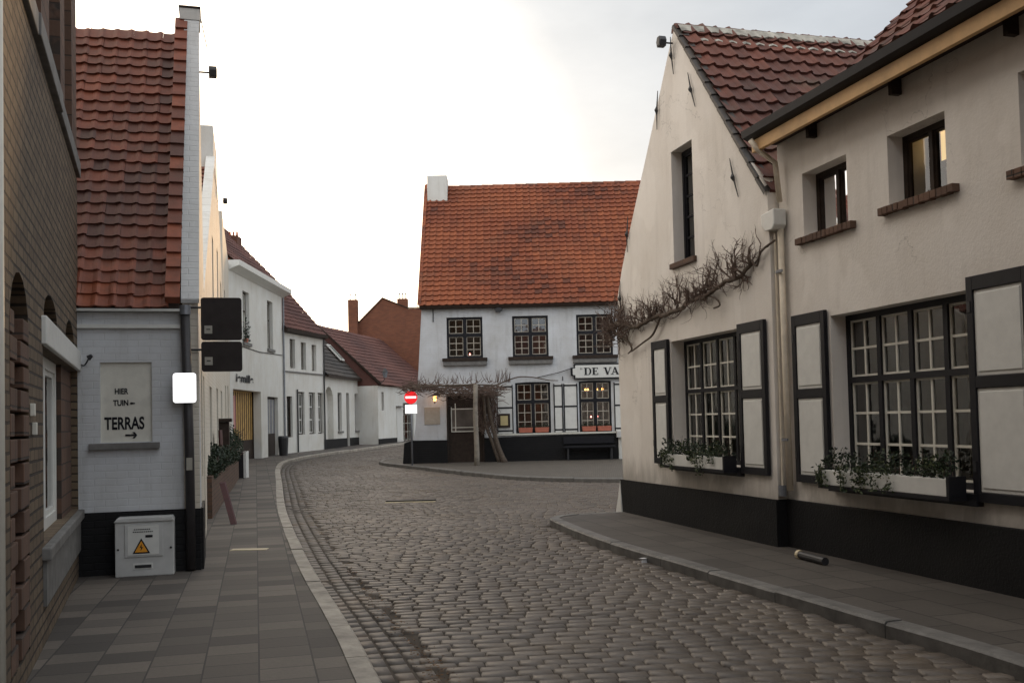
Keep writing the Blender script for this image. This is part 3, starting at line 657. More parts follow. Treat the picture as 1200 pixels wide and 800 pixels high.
# window boxes with ivy
def winbox(fr, s0, s1, z0, z1, y, label, seed, dens=1.0):
    random.seed(seed)
    t = fr.thing('window_box', label, 'window box', ((s0+s1)/2, y, z0-.02), 'ivy window boxes on the cream houses')
    b = MB(); b.box(s0, s1, y-.16, y, z0, z1); tb = t.part('box', b, 'white_paint', bevel=.004)
    tr = MB(); tr.box(s0-.04, s1+.04, y-.18, y-.004, z0-.035, z0-.002); tr.box(s0-.04, s0-.002, y-.175, y-.004, z0, z1+.02); tr.box(s1+.002, s1+.04, y-.175, y-.004, z0, z1+.02); t.part('trim', tr, 'black')
    lf = MB(); ld = MB(); st = MB()
    for i in range(int(850*dens*(s1-s0)/2)):
        x = random.uniform(s0-.03, s1+.03); h = .05+.10*abs(math.sin(x*4.1+seed))+.10*abs(math.sin(x*9.7))
        p = (x, y-.16+random.uniform(0, .16), z1-.01+random.uniform(0, h)); ld.leaf(p, random.uniform(.014, .03), random.random())
    for c in range(9):                      # ivy cascades
        x = s0+(s1-s0)*random.random(); ln = random.uniform(.05, .2) if c % 3 else random.uniform(.16, .26)
        for k in range(60):
            q = random.random(); lf.leaf((x+random.gauss(0, .05), y-.18-random.uniform(0, .03), z1+.06-(ln+.06)*q), random.uniform(.012, .024), random.random())
    for c in range(3):
        x = s0+(s1-s0)*random.uniform(.15, .9)
        for k in range(90): lf.leaf((x+random.gauss(0, .09), y-.12+random.gauss(0, .04), z1+.04+abs(random.gauss(0, .07))), random.uniform(.012, .024), random.random())
    for c in range(14):
        x = s0+(s1-s0)*random.random(); a = Vector((x, y-.08, z1)); b_ = a+Vector((random.gauss(0, .06), random.gauss(0, .03), random.uniform(.12, .26))); st.tube([a, (a+b_)/2+Vector((.01, 0, 0)), b_], [.003, .0025, .0015], 4)
        for k in range(10): ld.leaf(a.lerp(b_, random.uniform(.3, 1))+Vector((random.gauss(0, .02),)*3), .016, random.random())
    t.part('ivy', lf, 'leaf', fixn=False); t.part('dark_foliage', ld, 'leafd', fixn=False); t.part('stems', st, 'twig')
winbox(R, 2.02, 3.86, .94, 1.09, -.062, 'white window box of dark foliage and a little ivy under the gabled house window', 3)
winbox(R, 5.80, 7.70, .87, 1.02, YF-.072, 'white window box of trailing ivy under the wide window nearest on the right', 5, 1.0)

# bare vine on the gable
def twigs(mb, p, d, L_, r, depth, flat=.55):
    p = Vector(p); d = Vector(d).normalized(); pts = [p.copy()]; n = 4
    for i in range(n):
        d = (d+Vector((random.gauss(0, .38), random.gauss(0, .38)*flat, random.gauss(0, .38)+.06))).normalized(); p = p+d*L_/n
        if p.y > -.02: p.y = -.02
        pts.append(p.copy())
    mb.tube(pts, [r*(1-.6*i/n) for i in range(n+1)], 5 if r > .008 else 4)
    if depth:
        for k in range(random.choice((2, 3, 3))):
            q = random.choice(pts[1:]); a = random.uniform(-1.4, 1.4)
            dd = Vector((d.x*math.cos(a)-d.z*math.sin(a), d.y+random.gauss(0, .35), d.x*math.sin(a)+d.z*math.cos(a)+.25))
            twigs(mb, q, dd, L_*random.uniform(.5, .8), r*.55, depth-1, flat)
random.seed(21)
V = R.thing('climbing_vine', 'bare gnarled vine branches trained across the cream gable wall', 'vine', (2.2, -.05, 2.6))
tr = MB(); tw = MB()
main = [(-.25, -.10, 3.02), (.0, -.12, 3.10), (.45, -.10, 3.05), (.85, -.09, 2.98), (1.26, -.08, 3.0), (1.7, -.09, 3.06), (2.2, -.08, 3.05), (2.8, -.08, 3.13), (3.3, -.07, 3.16), (3.7, -.08, 3.22), (4.1, -.06, 3.26), (4.4, -.06, 3.42)]
mp_ = densify(main, 4); mp_ = [(x, y+random.gauss(0, .012), z+random.gauss(0, .014)) for x, y, z in mp_]
tr.tube(mp_, [.040*(1-.5*i/len(mp_))+random.uniform(0, .006) for i in range(len(mp_))], 8)
lo = densify([(.62, -.07, 2.62), (1.1, -.07, 2.72), (1.45, -.07, 2.80), (1.72, -.08, 2.98), (1.85, -.08, 3.10)], 4); tr.tube(lo, [.012+.008*i/len(lo) for i in range(len(lo))], 7)
lo = densify([(-.1, -.1, 3.05), (.2, -.14, 2.92), (.5, -.10, 2.80), (.66, -.08, 2.66), (.45, -.06, 2.60)], 4); tr.tube(lo, [.026*(1-.6*i/len(lo)) for i in range(len(lo))], 7)
lo = densify([(3.2, -.08, 3.16), (3.5, -.08, 3.08), (3.62, -.08, 2.98), (3.45, -.08, 2.96)], 3); tr.tube(lo, .012, 6)
lo = densify([(4.4, -.05, 3.42), (4.52, -.05, 3.33), (4.62, -.05, 3.48), (4.9, -.03, 3.56)], 3); tr.tube(lo, .014, 6)
V.part('trunk', tr, 'bark', smooth=True)
for i in range(120):
    p = Vector(random.choice(mp_[3:])); up_ = random.choice((1, 1, 1, 1, .7, -.45))
    twigs(tw, p, (random.gauss(0, 1.0), random.gauss(0, .3)-.1, up_*.8), random.uniform(.17, .36), random.uniform(.008, .014), 2)
for i in range(60):
    p = Vector((random.uniform(-.4, .5), -.12, random.uniform(2.85, 3.12))); twigs(tw, p, (random.gauss(-.2, .8), random.gauss(-.1, .4), random.gauss(.35, .8)), random.uniform(.14, .3), .010, 2, .9)
for i in range(10):
    p = Vector((random.uniform(-.3, .3), -.12, random.uniform(2.7, 3.0))); twigs(tw, p, (random.gauss(-.3, .6), -.2, -.8), random.uniform(.14, .3), .008, 2, .9)
for x, z in ((2.35, 3.14), (3.3, 3.2), (4.0, 3.26)):
    for k in range(3): twigs(tw, (x+random.gauss(0, .1), -.08, z), (random.gauss(0, .4), -.1, 1), .30, .014, 3)
V.part('twigs', tw, 'twig', fixn=False)
V.part('wire', MB().tube([(3.4, -.02, 3.36), (4.2, -.03, 3.46), (4.78, -.04, 3.51)], .003, 4), 'iron')

# things on the right pavement
c = MB(); c.tube([R.w((5.68, -.30, .145)), R.w((6.16, -.32, .142))], .040, 12)
po = W.solo('fallen_post', 'dark round post lying on the right pavement against the black plinth', 'post', c, M['iron'], tuple(R.w((5.95, -.3, .10))), smooth=False)
cc_ = MB(); a = R.w((5.63, -.297, .145)); b_ = R.w((5.675, -.299, .145)); cc_.tube([a, b_], [.048, .046], 12); o = mkobj('post_cap', cc_, M['sandy'], tuple(R.w((5.95, -.3, .10)))); o.parent = po
random.seed(5)
lt = MB(); cp = (1.40, 11.01, .0); vs = [(cp[0]+math.cos(t)*random.uniform(.02, .055), cp[1]+math.sin(t)*random.uniform(.02, .05), z_) for z_ in (.006, .035, .055) for t in [i*1.047 for i in range(6)]]
lt.add(vs, [(k+6*j, (k+1) % 6+6*j, (k+1) % 6+6*j+6, k+6*j+6) for j in range(2) for k in range(6)]+[(12, 13, 14, 15, 16, 17)]); W.solo('crumpled_paper', 'scrap of crumpled white paper on the cobbles by the right kerb', 'litter', lt, M['litter'], cp)

# ================================================================== DE VALK inn
D = Frame(-3.38, 32.31, .35)
I = D.thing('inn', 'white inn with steep orange tiled roof, black plinth and white shutters facing down the street', 'inn', (4, 0, .29))
wo_ = [(.06, .2), (.13, 1.0), (.22, 1.5), (.49, 5.36), (10.5, 5.36), (10.5, .2)]
up = [(1.29, 2.46), (3.43, 4.60), (5.52, 6.70)]; gw = [(3.48, 4.62), (5.55, 6.60), (8.0, 9.1)]
def arched(a, b, z0, z1, r=.022): n = 6; return [(a, z0), (b, z0), (b, z1-r)]+[(b-(b-a)*k/n, z1-r+r*math.sin(math.pi*k/n)) for k in range(1, n)]+[(a, z1-r)]
holes = [rect(a, b, 3.67, 5.0) for a, b in up]+[arched(a, b, 1.18, 2.84) for a, b in gw]+[rect(1.26, 2.42, .21, 2.50)]
I.part('front_wall', MB().panel(wo_, holes, 0, .35), 'white_brick')
I.part('side_wall', MB().prism([(.06, .2), (.13, 1.0), (.22, 1.5), (.49, 5.36), (.8, 5.36), (.8, .2)], .351, 7.6), 'white_brick_side')
gv = MB(); gv.profile([(.05, 5.3), (3.95, 9.9), (7.8, 5.3)], .50, .75); I.part('gable', gv, 'white_brick_side')
I.part('back_wall', MB().box(.5, 10.5, 7.6, 7.8, .2, 5.3), 'white_brick')
pl = MB(); pl.prism([(-.12, .15), (.10, 1.03), (1.24, 1.02), (1.24, .15)], -.06, -.002); pl.prism([(2.44, .15), (2.44, 1.06), (6.78, 1.12), (6.78, .15)], -.06, -.002)
I.part('plinth', pl, 'tar_brick', bevel=.01)
I.part('corner_foot', MB().prism([(-.22, .15), (-.16, .95), (.10, 1.03), (.0, .15)], -.05, 6), 'tar_brick')
for a, b in up:
    window(I, a, b, 3.67, 5.0, .06, cols=2, upper=2, lower=3, tz=4.42, fw=.07, mull=.11, bw=.024, bars='dull_paint', curtain=False)
    I.part('sill', MB().box(a-.15, b+.14, -.14, .06, 3.56, 3.665), 'wood_dark'); I.part('stone_sill', MB().box(a-.13, b+.12, -.12, .04, 3.42, 3.558), 'stone', bevel=.01)
for a, b in gw:
    window(I, a, b, 1.18, 2.84, .06, cols=2, upper=2, lower=3, tz=2.2, fw=.07, mull=.11, bw=.024, bars='dull_paint')
I.part('long_sill', MB().box(2.86, 7.3, -.09, 0, 1.125, 1.175), 'offwhite')
def vshutter(a, b, z0=1.19, z1=2.76):
    p = MB().box(a, b, -.04, -.004, z0, z1); o = I.part('shutter', p, 'white_paint'); f = MB(); e = .035
    f.box(a, a+e, -.052, -.041, z0, z1); f.box(b-e, b, -.052, -.041, z0, z1)
    for z in (1.27, 2.02, 2.70): f.box(a+e, b-e, -.052, -.041, z-.025, z+.025)
    I.part('black_frame', f, 'black', o); return o
for a, b in ((2.87, 3.40), (4.72, 5.02), (5.045, 5.50), (6.68, 7.2), (7.4, 7.9)): vshutter(a, b)
# door
I.part('door_frame', MB().prism([(1.235, .2), (1.275, .2), (1.275, 2.46), (2.405, 2.46), (2.405, .2), (2.445, .2), (2.445, 2.53), (1.235, 2.53)], -.03, .15), 'wood_dark')
d = MB().box(1.28, 2.40, .10, .16, .20, 2.12); dr = I.part('door', d, 'wood_dark', label='dark panelled door with a wide pale-framed pane')
f = MB(); f.box(1.37, 1.40, .075, .099, 1.27, 2.08); f.box(2.23, 2.26, .075, .099, 1.27, 2.08)
for z in (1.27, 1.40, 2.0): f.box(1.40, 2.23, .077, .099, z, z+.028)
f.box(1.50, 1.53, .076, .0985, 1.27, 2.2); I.part('glazing_bars', f, 'offwhite', dr)
I.part('pane', MB().box(1.405, 2.228, .09, .098, 1.30, 2.06), 'room', dr)
I.part('transom', MB().box(1.28, 2.40, .08, .145, 2.122, 2.455), 'wood_dark')
I.part('plaque', MB().box(.51, 1.02, -.02, 0, 1.53, 2.10), 'plaque', bevel=.008, label='pale square stone plaque left of the door')
I.part('wall_anchor', MB().box(.845, .875, -.02, 0, 4.87, 5.33), 'iron'); I.part('wall_anchor', MB().box(5.02, 5.045, -.02, -.001, 2.86, 3.0), 'iron')
# roof
rf = MB(); sl = Vector((0, 3.9, 4.67)); pantiles(rf, (.40, -.16, 5.36), (1, 0, 0), sl, 10.2, sl.length+.22, .235, .235, amp=.035, lift=.03)
iro = I.part('roof', rf, 'tile_orange')
ib = MB().profile([(-.12, 5.33), (3.95, 10.18), (8.0, 5.3), (7.8, 5.2), (3.95, 9.95), (.1, 5.3)], .42, 10.6); I.part('roof_boards', ib, 'tile_maroon', iro)
ir = MB(); ridge(ir, (.42, 3.95, 10.20), (10.6, 3.95, 10.26), .12, .4); I.part('ridge_tiles', ir, 'tile_orange', iro)
vt = MB()
for i in range(24):
    a = Vector((.36, -.16, 5.40))+sl*(i/23.5)*1.03; b_ = a+sl*(1.05/23.5)*1.03; vt.add([a, a+Vector((.12, 0, .05)), b_+Vector((.12, 0, .05)), b_, a-Vector((0, 0, .14)), b_-Vector((0, 0, .14))], [(0, 1, 2, 3), (0, 4, 5, 3)], random.random())
I.part('verge_tiles', vt, 'tile_orange', iro)
I.part('gutter', MB().profile([(-.02, 5.27), (-.2, 5.27), (-.24, 5.37), (-.02, 5.37)], .45, 10.6), 'wood_dark')
I.part('chimney', MB().box(.50, 1.22, 3.35, 4.15, 9.3, 10.52), 'white_far', bevel=.02, label='squat white chimney at the left end of the ridge')
I.part('wall_lamp', MB().prism([(2.86, 5.22), (2.95, 5.26), (3.08, 5.26), (3.12, 5.2), (3.05, 5.13), (2.92, 5.13)], -.25, -.05), 'iron')
# right-hand low white wall and grey letter box beyond the plinth
I.part('white_pier', MB().box(6.79, 7.6, -.10, -.003, .15, 1.0), 'white_far'); I.part('letter_box', MB().box(6.72, 7.05, -.26, -.101, .98, 1.19), 'plastic', bevel=.01)

BN = D.thing('bench', 'long dark bench standing against the black plinth below the lamp-lit inn window', 'bench', (5.85, -.3, .29))
BN.part('seat', MB().box(5.0, 6.65, -.50, -.12, .68, .73), 'letter', bevel=.008); BN.part('backrest', MB().box(5.0, 6.65, -.12, -.08, .80, 1.02), 'letter', bevel=.008)
for x_ in (5.1, 6.5):
    for y_ in (-.46, -.14): BN.part('leg', MB().box(x_, x_+.05, y_, y_+.05, .29, .679), 'iron')
# name board, built letter by letter
S = D.thing('name_board', 'white name board with black rim reading DE VALK on the white inn', 'sign', (6.6, -.1, 2.9))
bd = [(5.36, 3.03), (5.44, 3.03), (5.44, 2.93), (8.1, 2.93), (8.1, 3.34), (5.44, 3.34), (5.44, 3.24), (5.36, 3.24)]
ob = [(5.29, 3.0), (5.39, 3.0), (5.39, 2.885), (8.16, 2.885), (8.16, 3.385), (5.39, 3.385), (5.39, 3.27), (5.29, 3.27)]
S.part('rim', MB().prism(ob, -.12, -.07), 'black'); S.part('panel', MB().prism(bd, -.135, -.121), 'white_paint')
lt = MB(); zb, hh = 3.02, .235; y0, y1 = -.142, -.136; serial = [0]
def bar(x0, x1, z0, z1):
    lt.box(x0, x1, y0-.0002*serial[0], y1, z0, z1); serial[0] += 1
def slant(xa, za, xb, zb_, t):
    lt.prism([(xa-t/2, za), (xa+t/2, za), (xb+t/2, zb_), (xb-t/2, zb_)], y0-.0002*serial[0], y1); serial[0] += 1
def glyph(ch, x):
    k, t, sf = .05, .018, .022
    if ch == 'D':
        bar(x+.01, x+.01+k, zb, zb+hh); bar(x-.012, x+.10, zb, zb+t); bar(x-.012, x+.10, zb+hh-t, zb+hh)
        n = 10; po_ = [(x+.10+.085*math.sin(math.pi*i/n), zb+hh/2-math.cos(math.pi*i/n)*hh/2) for i in range(n+1)]; pi_ = [(x+.10+.040*math.sin(math.pi*i/n), zb+hh/2-math.cos(math.pi*i/n)*(hh/2-t)) for i in range(n, -1, -1)]
        lt.prism(po_+pi_, y0-.0002*serial[0], y1); return x+.215
    if ch == 'E':
        bar(x+.01, x+.01+k, zb, zb+hh); bar(x-.012, x+.15, zb, zb+t); bar(x-.012, x+.145, zb+hh-t, zb+hh); bar(x+.06, x+.11, zb+hh/2-t/2, zb+hh/2+t/2)
        bar(x+.135, x+.15, zb, zb+.06); bar(x+.13, x+.145, zb+hh-.06, zb+hh); bar(x+.10, x+.112, zb+hh/2-.03, zb+hh/2+.03); return x+.175
    if ch == 'V':
        slant(x+.035, zb+hh, x+.10, zb, .048); slant(x+.175, zb+hh, x+.10, zb, .02); bar(x-.01, x+.08, zb+hh-t, zb+hh); bar(x+.14, x+.21, zb+hh-t, zb+hh); return x+.195
    if ch == 'A':
        slant(x+.03, zb, x+.10, zb+hh, .02); slant(x+.175, zb, x+.10, zb+hh, .048); bar(x-.01, x+.065, zb, zb+t); bar(x+.135, x+.215, zb, zb+t); bar(x+.055, x+.15, zb+.075, zb+.095); return x+.225
    if ch == 'L':
        bar(x+.01, x+.01+k, zb, zb+hh); bar(x-.012, x+.15, zb, zb+t); bar(x-.012, x+.085, zb+hh-t, zb+hh); bar(x+.135, x+.15, zb, zb+.07); return x+.175
    if ch == 'K':
        bar(x+.01, x+.01+k, zb, zb+hh); bar(x-.012, x+.08, zb, zb+t); bar(x-.012, x+.08, zb+hh-t, zb+hh); slant(x+.06, zb+.10, x+.16, zb+hh, .02); slant(x+.17, zb, x+.085, zb+.13, .046); bar(x+.13, x+.21, zb, zb+t); bar(x+.12, x+.2, zb+hh-t, zb+hh); return x+.21
    if ch == '"':
        for q in (0, .035): bar(x+q, x+q+.012, zb+hh-.06, zb+hh)
        return x+.11
    return x+.13
x = 5.63
for ch in '"DE VALK"': x = glyph(ch, x)
lt.v = [(5.605+(x_-5.63)*1.21, y_, z_) for x_, y_, z_ in lt.v]
S.part('lettering', lt, 'letter', label='black serif capitals DE VALK in quotation marks')
S.part('hanger', MB().tube([(4.2, -.04, 2.98), (4.9, -.05, 3.12), (5.3, -.06, 3.24)], .012, 5), 'iron')

Mn = D.thing('menu_case', 'small dark framed menu case hung on the inn shutter beside the vine', 'menu case', (3.09, -.06, 1.4))
Mn.part('frame', MB().box(2.91, 3.29, -.10, -.054, 1.38, 1.83), 'wood_dark', bevel=.006); Mn.part('paper', MB().box(2.98, 3.22, -.106, -.1015, 1.45, 1.76), 'gold')
# terracotta troughs
first = None; labs = ['left of the two terracotta flower troughs below the unlit window', 'right of the two terracotta flower troughs below the unlit window', 'left of the two terracotta flower troughs below the window with lamps', 'right of the two terracotta flower troughs below the window with lamps']
for (a, lb) in zip((3.56, 4.09, 5.62, 6.12), labs):
    if first is None:
        t = D.thing('flower_trough', lb, 'flower trough', (a, -.05, 1.20), 'terracotta troughs at the inn windows')
        t.part('trough', MB().prism([(a+.02, 1.20), (a+.44, 1.20), (a+.46, 1.36), (a, 1.36)], -.085, .045), 'terracotta', bevel=.01)
        h_ = MB(); random.seed(9)
        for k in range(160): h_.leaf((a+random.uniform(0, .46), random.uniform(-.07, .03), 1.36+abs(random.gauss(0, .05))), .018, random.random())
        t.part('heather', h_, 'leafd', fixn=False); first = t
    else: copy_thing(first.e, D.w((a, -.05, 1.20)), D.a, lb)
# lit lamps seen through the inn windows
for i, (x, z, m_) in enumerate(((5.80, 2.56, 'lamp'), (5.88, 2.56, 'lamp'), (6.18, 2.56, 'lamp'), (6.36, 2.57, 'lamp'))):
    b = MB(); b.tube([(x, .45, z-.035), (x, .45, z-.015), (x, .45, z+.02), (x, .45, z+.04)], [.012, .03, .03, .008], 8)
    w_ = ['leftmost bulb glowing behind the lamp-lit inn window', 'second bulb from the left glowing behind the lamp-lit inn window', 'third bulb from the left glowing behind the lamp-lit inn window', 'rightmost bulb glowing behind the lamp-lit inn window'][i]
    o = D.solo('ceiling_bulb', w_, 'light bulb', b, M[m_], (x, .45, z-.04), 'bulbs in the inn window', smooth=True)
    cd = MB().tube([(x, .45, z+.04), (x, .45, 2.93)], .004, 4); k = mkobj('cord', cd, M['iron'], (x, .45, z-.04)); k.parent = o
for (x, z, lb) in ((5.95, 1.66, 'left small red table light in the lamp-lit inn window'), (6.16, 1.67, 'right small red table light in the lamp-lit inn window'), (2.02, 3.80, 'single candle light low in the leftmost upper inn window')):
    b = MB(); b.tube([(x, .30, z-.02), (x, .30, z), (x, .30, z+.045)], [.022, .026, .006], 8)
    o = D.solo('table_light', lb, 'candle', b, M['lamp_red'], (x, .30, z-.02), 'candles in the inn windows', smooth=True)
    zb0 = 1.19 if z < 3 else 3.68
    k = mkobj('holder', MB().tube([(x, .30, zb0-.1), (x, .30, z-.02)], [.03, .02], 8), M['wood_dark'], (x, .30, z-.02)); k.parent = o
# lantern by the door
Ln = D.thing('wall_lantern', 'lit lantern on a black arm beside the inn door', 'lantern', (.90, -.3, 2.2))
Ln.part('arm', MB().tube([(1.15, -.0, 2.50), (1.15, -.18, 2.56), (1.0, -.28, 2.58), (.88, -.30, 2.52)], .012, 6), 'iron')
Ln.part('glass', MB().tube([(.88, -.30, 2.28), (.88, -.30, 2.44)], [.04, .065], 6), M['lamp'])
Ln.part('cap', MB().tube([(.88, -.30, 2.445), (.88, -.30, 2.47), (.88, -.30, 2.55)], [.09, .08, .01], 6), 'iron'); Ln.part('finial', MB().tube([(.88, -.30, 2.20), (.88, -.30, 2.275)], [.006, .04], 6), 'iron')

# pergola post and pollarded vine in front of the inn
zp = gz(30.4)+.1
ps = MB(); pp_ = [(-1.13+.012*math.sin(i), 30.4, zp-.02+2.50*i/8) for i in range(9)]; ps.tube(pp_, [.085, .082, .08, .078, .075, .078, .073, .075, .07], 10)
W.solo('wooden_post', 'weathered grey wooden post holding the vine in front of the inn door', 'post', ps, M['wood_grey'], (-1.13, 30.4, zp), smooth=True)
random.seed(31)
VI = W.thing('pergola_vine', 'leaning old vine with a dense thatch of bare twigs over the inn door', 'vine', (-.55, 31.85, .29)); v1 = MB(); v2 = MB()
v1.tube(densify([(-.28, 31.9, .24), (-.48, 31.88, .75), (-.62, 31.86, 1.3), (-.72, 31.8, 1.8), (-.78, 31.7, 2.3), (-.75, 31.6, 2.7)], 3), [.11, .095, .085, .08, .078, .075, .07, .07, .066, .064, .06, .06, .05, .05, .04, .04], 9)
v1.tube(densify([(-.45, 31.95, .24), (-.66, 31.9, .9), (-.86, 31.85, 1.5), (-.9, 31.7, 2.2), (-.95, 31.6, 2.6)], 3), [.07, .065, .06, .06, .055, .055, .05, .05, .05, .045, .04, .04, .04], 8)
arm = densify([(-.8, 31.7, 2.55), (-1.2, 31.3, 2.72), (-1.8, 31.1, 2.72), (-2.5, 31.2, 2.76), (-3.3, 31.4, 2.78)], 5); v1.tube(arm, .035, 7)
arm2 = densify([(-.75, 31.8, 2.65), (-.3, 32.1, 2.84), (.2, 32.18, 3.0), (.7, 32.2, 2.98), (1.2, 32.2, 2.88), (1.5, 32.2, 2.86)], 5); v1.tube(arm2, [.028*(1-.5*i/len(arm2)) for i in range(len(arm2))], 6)
arm3 = densify([(-3.2, 30.6, 2.68), (-2.2, 30.5, 2.72), (-1.1, 30.4, 2.72), (-.5, 30.9, 2.7)], 4); v1.tube(arm3, .028, 6)
VI.part('trunk', v1, 'bark', smooth=True)
for i in range(440):
    x = random.uniform(-3.45, -.35); y = random.uniform(30.5, 31.9); z = 2.68+random.gauss(0, .07)-(.24*random.random() if x > -2.4 else 0)
    a = random.uniform(-.9, .9); l_ = random.uniform(.15, .45); p = Vector((x, y, z)); q = p+Vector((math.cos(a)*l_*random.choice((-1, 1)), random.gauss(0, .1), math.sin(a)*l_*.6))
    v2.tube([p, (p+q)/2+Vector((0, 0, random.gauss(0, .04))), q], [.013, .010, .005], 4)
for i in range(330):
    x = random.uniform(-1.1, -.52); z = random.uniform(1.5, 2.65); v2.tube([(x, 31.9+random.gauss(0, .08), z), (x+random.gauss(0, .05), 31.85, z-.15), (x+random.gauss(0, .08), 31.85+random.gauss(0, .08), z-.35)], [.012, .01, .006], 4)
for i in range(60):
    x = random.uniform(-3.3, -.4); p = Vector((x, 31+random.gauss(0, .3), 2.8)); q = p+Vector((random.gauss(0, .12), 0, random.uniform(.1, .38))); v2.tube([p, (p+q)/2+Vector((random.gauss(0, .03), 0, 0)), q], [.011, .008, .004], 4)
for i in range(16):
    x = random.uniform(-.5, -.05); q0 = Vector((x, 32.1, 2.84)); q1 = q0+Vector((random.gauss(0, .08), 0, random.uniform(.2, .5))); v2.tube([q0, (q0+q1)/2, q1], [.01, .008, .004], 4)
VI.part('twigs', v2, 'twig', fixn=False)

# no-entry sign at the inn corner
px, py = -3.18, 31.2; zg = gz(py)+.1
NE = W.thing('no_entry_sign', 'round red no entry sign above a white plate by the inn corner', 'road sign', (px, py, zg))
NE.part('pole', MB().tube([(px, py, zg-.02), (px, py, 2.66)], .03, 10), 'zinc', smooth=True)
disc = MB(); cx, cz, rr = px, 2.40, .205
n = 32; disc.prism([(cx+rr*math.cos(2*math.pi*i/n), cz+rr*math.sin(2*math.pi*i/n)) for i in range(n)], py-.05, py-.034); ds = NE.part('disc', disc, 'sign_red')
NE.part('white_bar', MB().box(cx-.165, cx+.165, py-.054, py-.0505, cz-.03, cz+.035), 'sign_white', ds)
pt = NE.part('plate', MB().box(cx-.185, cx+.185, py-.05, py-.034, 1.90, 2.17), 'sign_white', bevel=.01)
tx = MB()
for (a, b, z) in ((-.13, -.05, 2.09), (-.03, .05, 2.09), (.07, .13, 2.09), (-.12, .02, 2.02), (.05, .12, 1.97)): tx.box(cx+a, cx+b, py-.0535, py-.0505, z, z+.018)
NE.part('small_print', tx, simple('faded_red_print', (.75, .45, .45), .5, bmp=0, var=.05), pt)

# ================================================================== LEFT: brown brick house
Lf = Frame(-2.95, 6.0, math.degrees(math.atan2(4.4, -1.59)))
B = Lf.thing('brick_house', 'tall dark brown brick house at the left edge with a white framed window', 'house', (2, 0, .1))
nich = [(-.62, .25), (.26, .25), (.26, 2.2)]+[(-.18+.44*math.cos(t), 2.2+.34*math.sin(t)) for t in [math.pi*k/8 for k in range(1, 8)]]+[(-.62, 2.2)]
tym = lambda a, b: [(a, 2.44), (b, 2.44)]+[((a+b)/2+(b-a)/2*math.cos(t), 2.44+.20*math.sin(t)) for t in [math.pi*k/8 for k in range(1, 8)]]
holes = [nich, rect(1.12, 4.50, .80, 2.21), tym(1.2, 2.25), tym(3.1, 4.1)]
B.part('front_wall', MB().panel([(-9, 0), (4.68, 0), (4.68, 4.25), (-9, 4.25)], holes, 0, .3), 'brick_left')
B.part('recess_backing', MB().box(-.8, .5, .14, .16, .1, 2.7).box(1.0, 4.6, .14, .16, 2.4, 2.75), 'brick_pier')
B.part('upper_wall', MB().box(-9, 4.68, .10, .3, 4.45, 10.5), 'brick_left')
for a, b in ((4.05, 4.68), (1.15, 1.75), (-1.6, -1.0), (2.75, 3.2)): B.part('pilaster', MB().box(a, b, -.0, .099, 4.452, 9.6), 'brick_pier')
for a, b in ((1.78, 2.72), (3.23, 4.02)): B.part('panel_trim', MB().box(a, a+.09, .04, .098, 4.46, 9.5), 'brick_pier')
B.part('end_wall', MB().box(4.38, 4.679, .302, 9, 0, 10.5), 'brick_left')
st = MB()
for k, (a, b, z) in enumerate(((-9, -2.3, 4.26), (-2.28, .62, 4.26), (.64, 2.4, 4.27), (2.42, 4.70, 4.265))): st.box(a, b, -.05+.012*(k % 2), .1, z, z+.16)
B.part('string_course', st, 'stone', bevel=.01)
q = MB(); z = .27; k = 0
while z < 2.2:
    q.box(-.02 if k % 2 else -.16, .255, -.003, .13, z, z+.128); q.box(-.615, -.44 if k % 2 else -.32, -.003, .13, z, z+.128); z += .145; k += 1
B.part('toothed_quoins', q, 'brick_pier', bevel=.006)
wn = window(B, 1.12, 3.32, .80, 2.21, .10, cols=2, upper=1, per=1, frame='white_paint', bars='white_paint', fw=.09, mull=.09, bw=.05, curtain=[(1.2, 3.25, .85, 2.15)], label='white framed window with pale curtains')
B.part('pier', MB().box(3.34, 4.50, .06, .3, .80, 2.21), 'brick_pier')
B.part('shutter_box', MB().box(1.05, 4.66, -.035, .02, 2.215, 2.42), 'white_paint', bevel=.01, label='long white roller shutter box over the window')
B.part('stone_sill', MB().box(1.0, 4.66, -.06, .1, .70, .79), 'stone', bevel=.012)
B.part('stone_apron', MB().box(1.05, 4.6, -.025, -.001, .38, .698), 'stone')
B.part('cornice', MB().box(-9, 4.85, -.30, .3, 9.6, 9.8), 'wood_dark')
B.part('roof_slope', MB().profile([(-.3, 9.82), (4, 13.5), (8.5, 9.82)], -9, 4.8), 'slate')
dl_ = MB()
for i, (x, z, r_) in enumerate(((.02, 1.70, .03), (.12, 1.58, .028))): dl_.box(x+.28, x+.34, -.03, -.002, z, z+.08)
B.part('bell_push', dl_, 'offwhite', bevel=.004)
pp = Lf.solo('rain_pipe', 'pale rain pipe down the brick wall at the left edge of the view', 'drainpipe', MB().tube([(-1.40, -.05, .1), (-1.40, -.05, 4.2)], .024, 10), M['offwhite'], (-1.40, -.06, .1), smooth=True)
G = Lf.thing('zinc_downpipe', 'zinc rain hopper and downpipe in the corner between brick house and white wall', 'drainpipe', (4.76, -.02, .1))
G.part('pipe', MB().tube([(4.74, -.04, .75), (4.74, -.04, 2.65)], .035, 10), 'zinc', smooth=True); G.part('hopper', MB().prism([(4.66, 2.86), (4.86, 2.86), (4.86, 2.74), (4.78, 2.62), (4.70, 2.62), (4.66, 2.74)], -.17, -.01), 'zinc', bevel=.006)
GB = Lf.thing('gutter_bracket', 'black iron gutter bracket against the sky high on the brick house corner', 'bracket', (4.66, 0, 6.5))
GB.part('bracket', MB().tube([(4.66, .10, 6.72), (4.66, -.16, 6.66), (4.66, -.26, 6.78), (4.66, -.22, 7.1), (4.66, .10, 7.2)], .028, 6), 'iron')

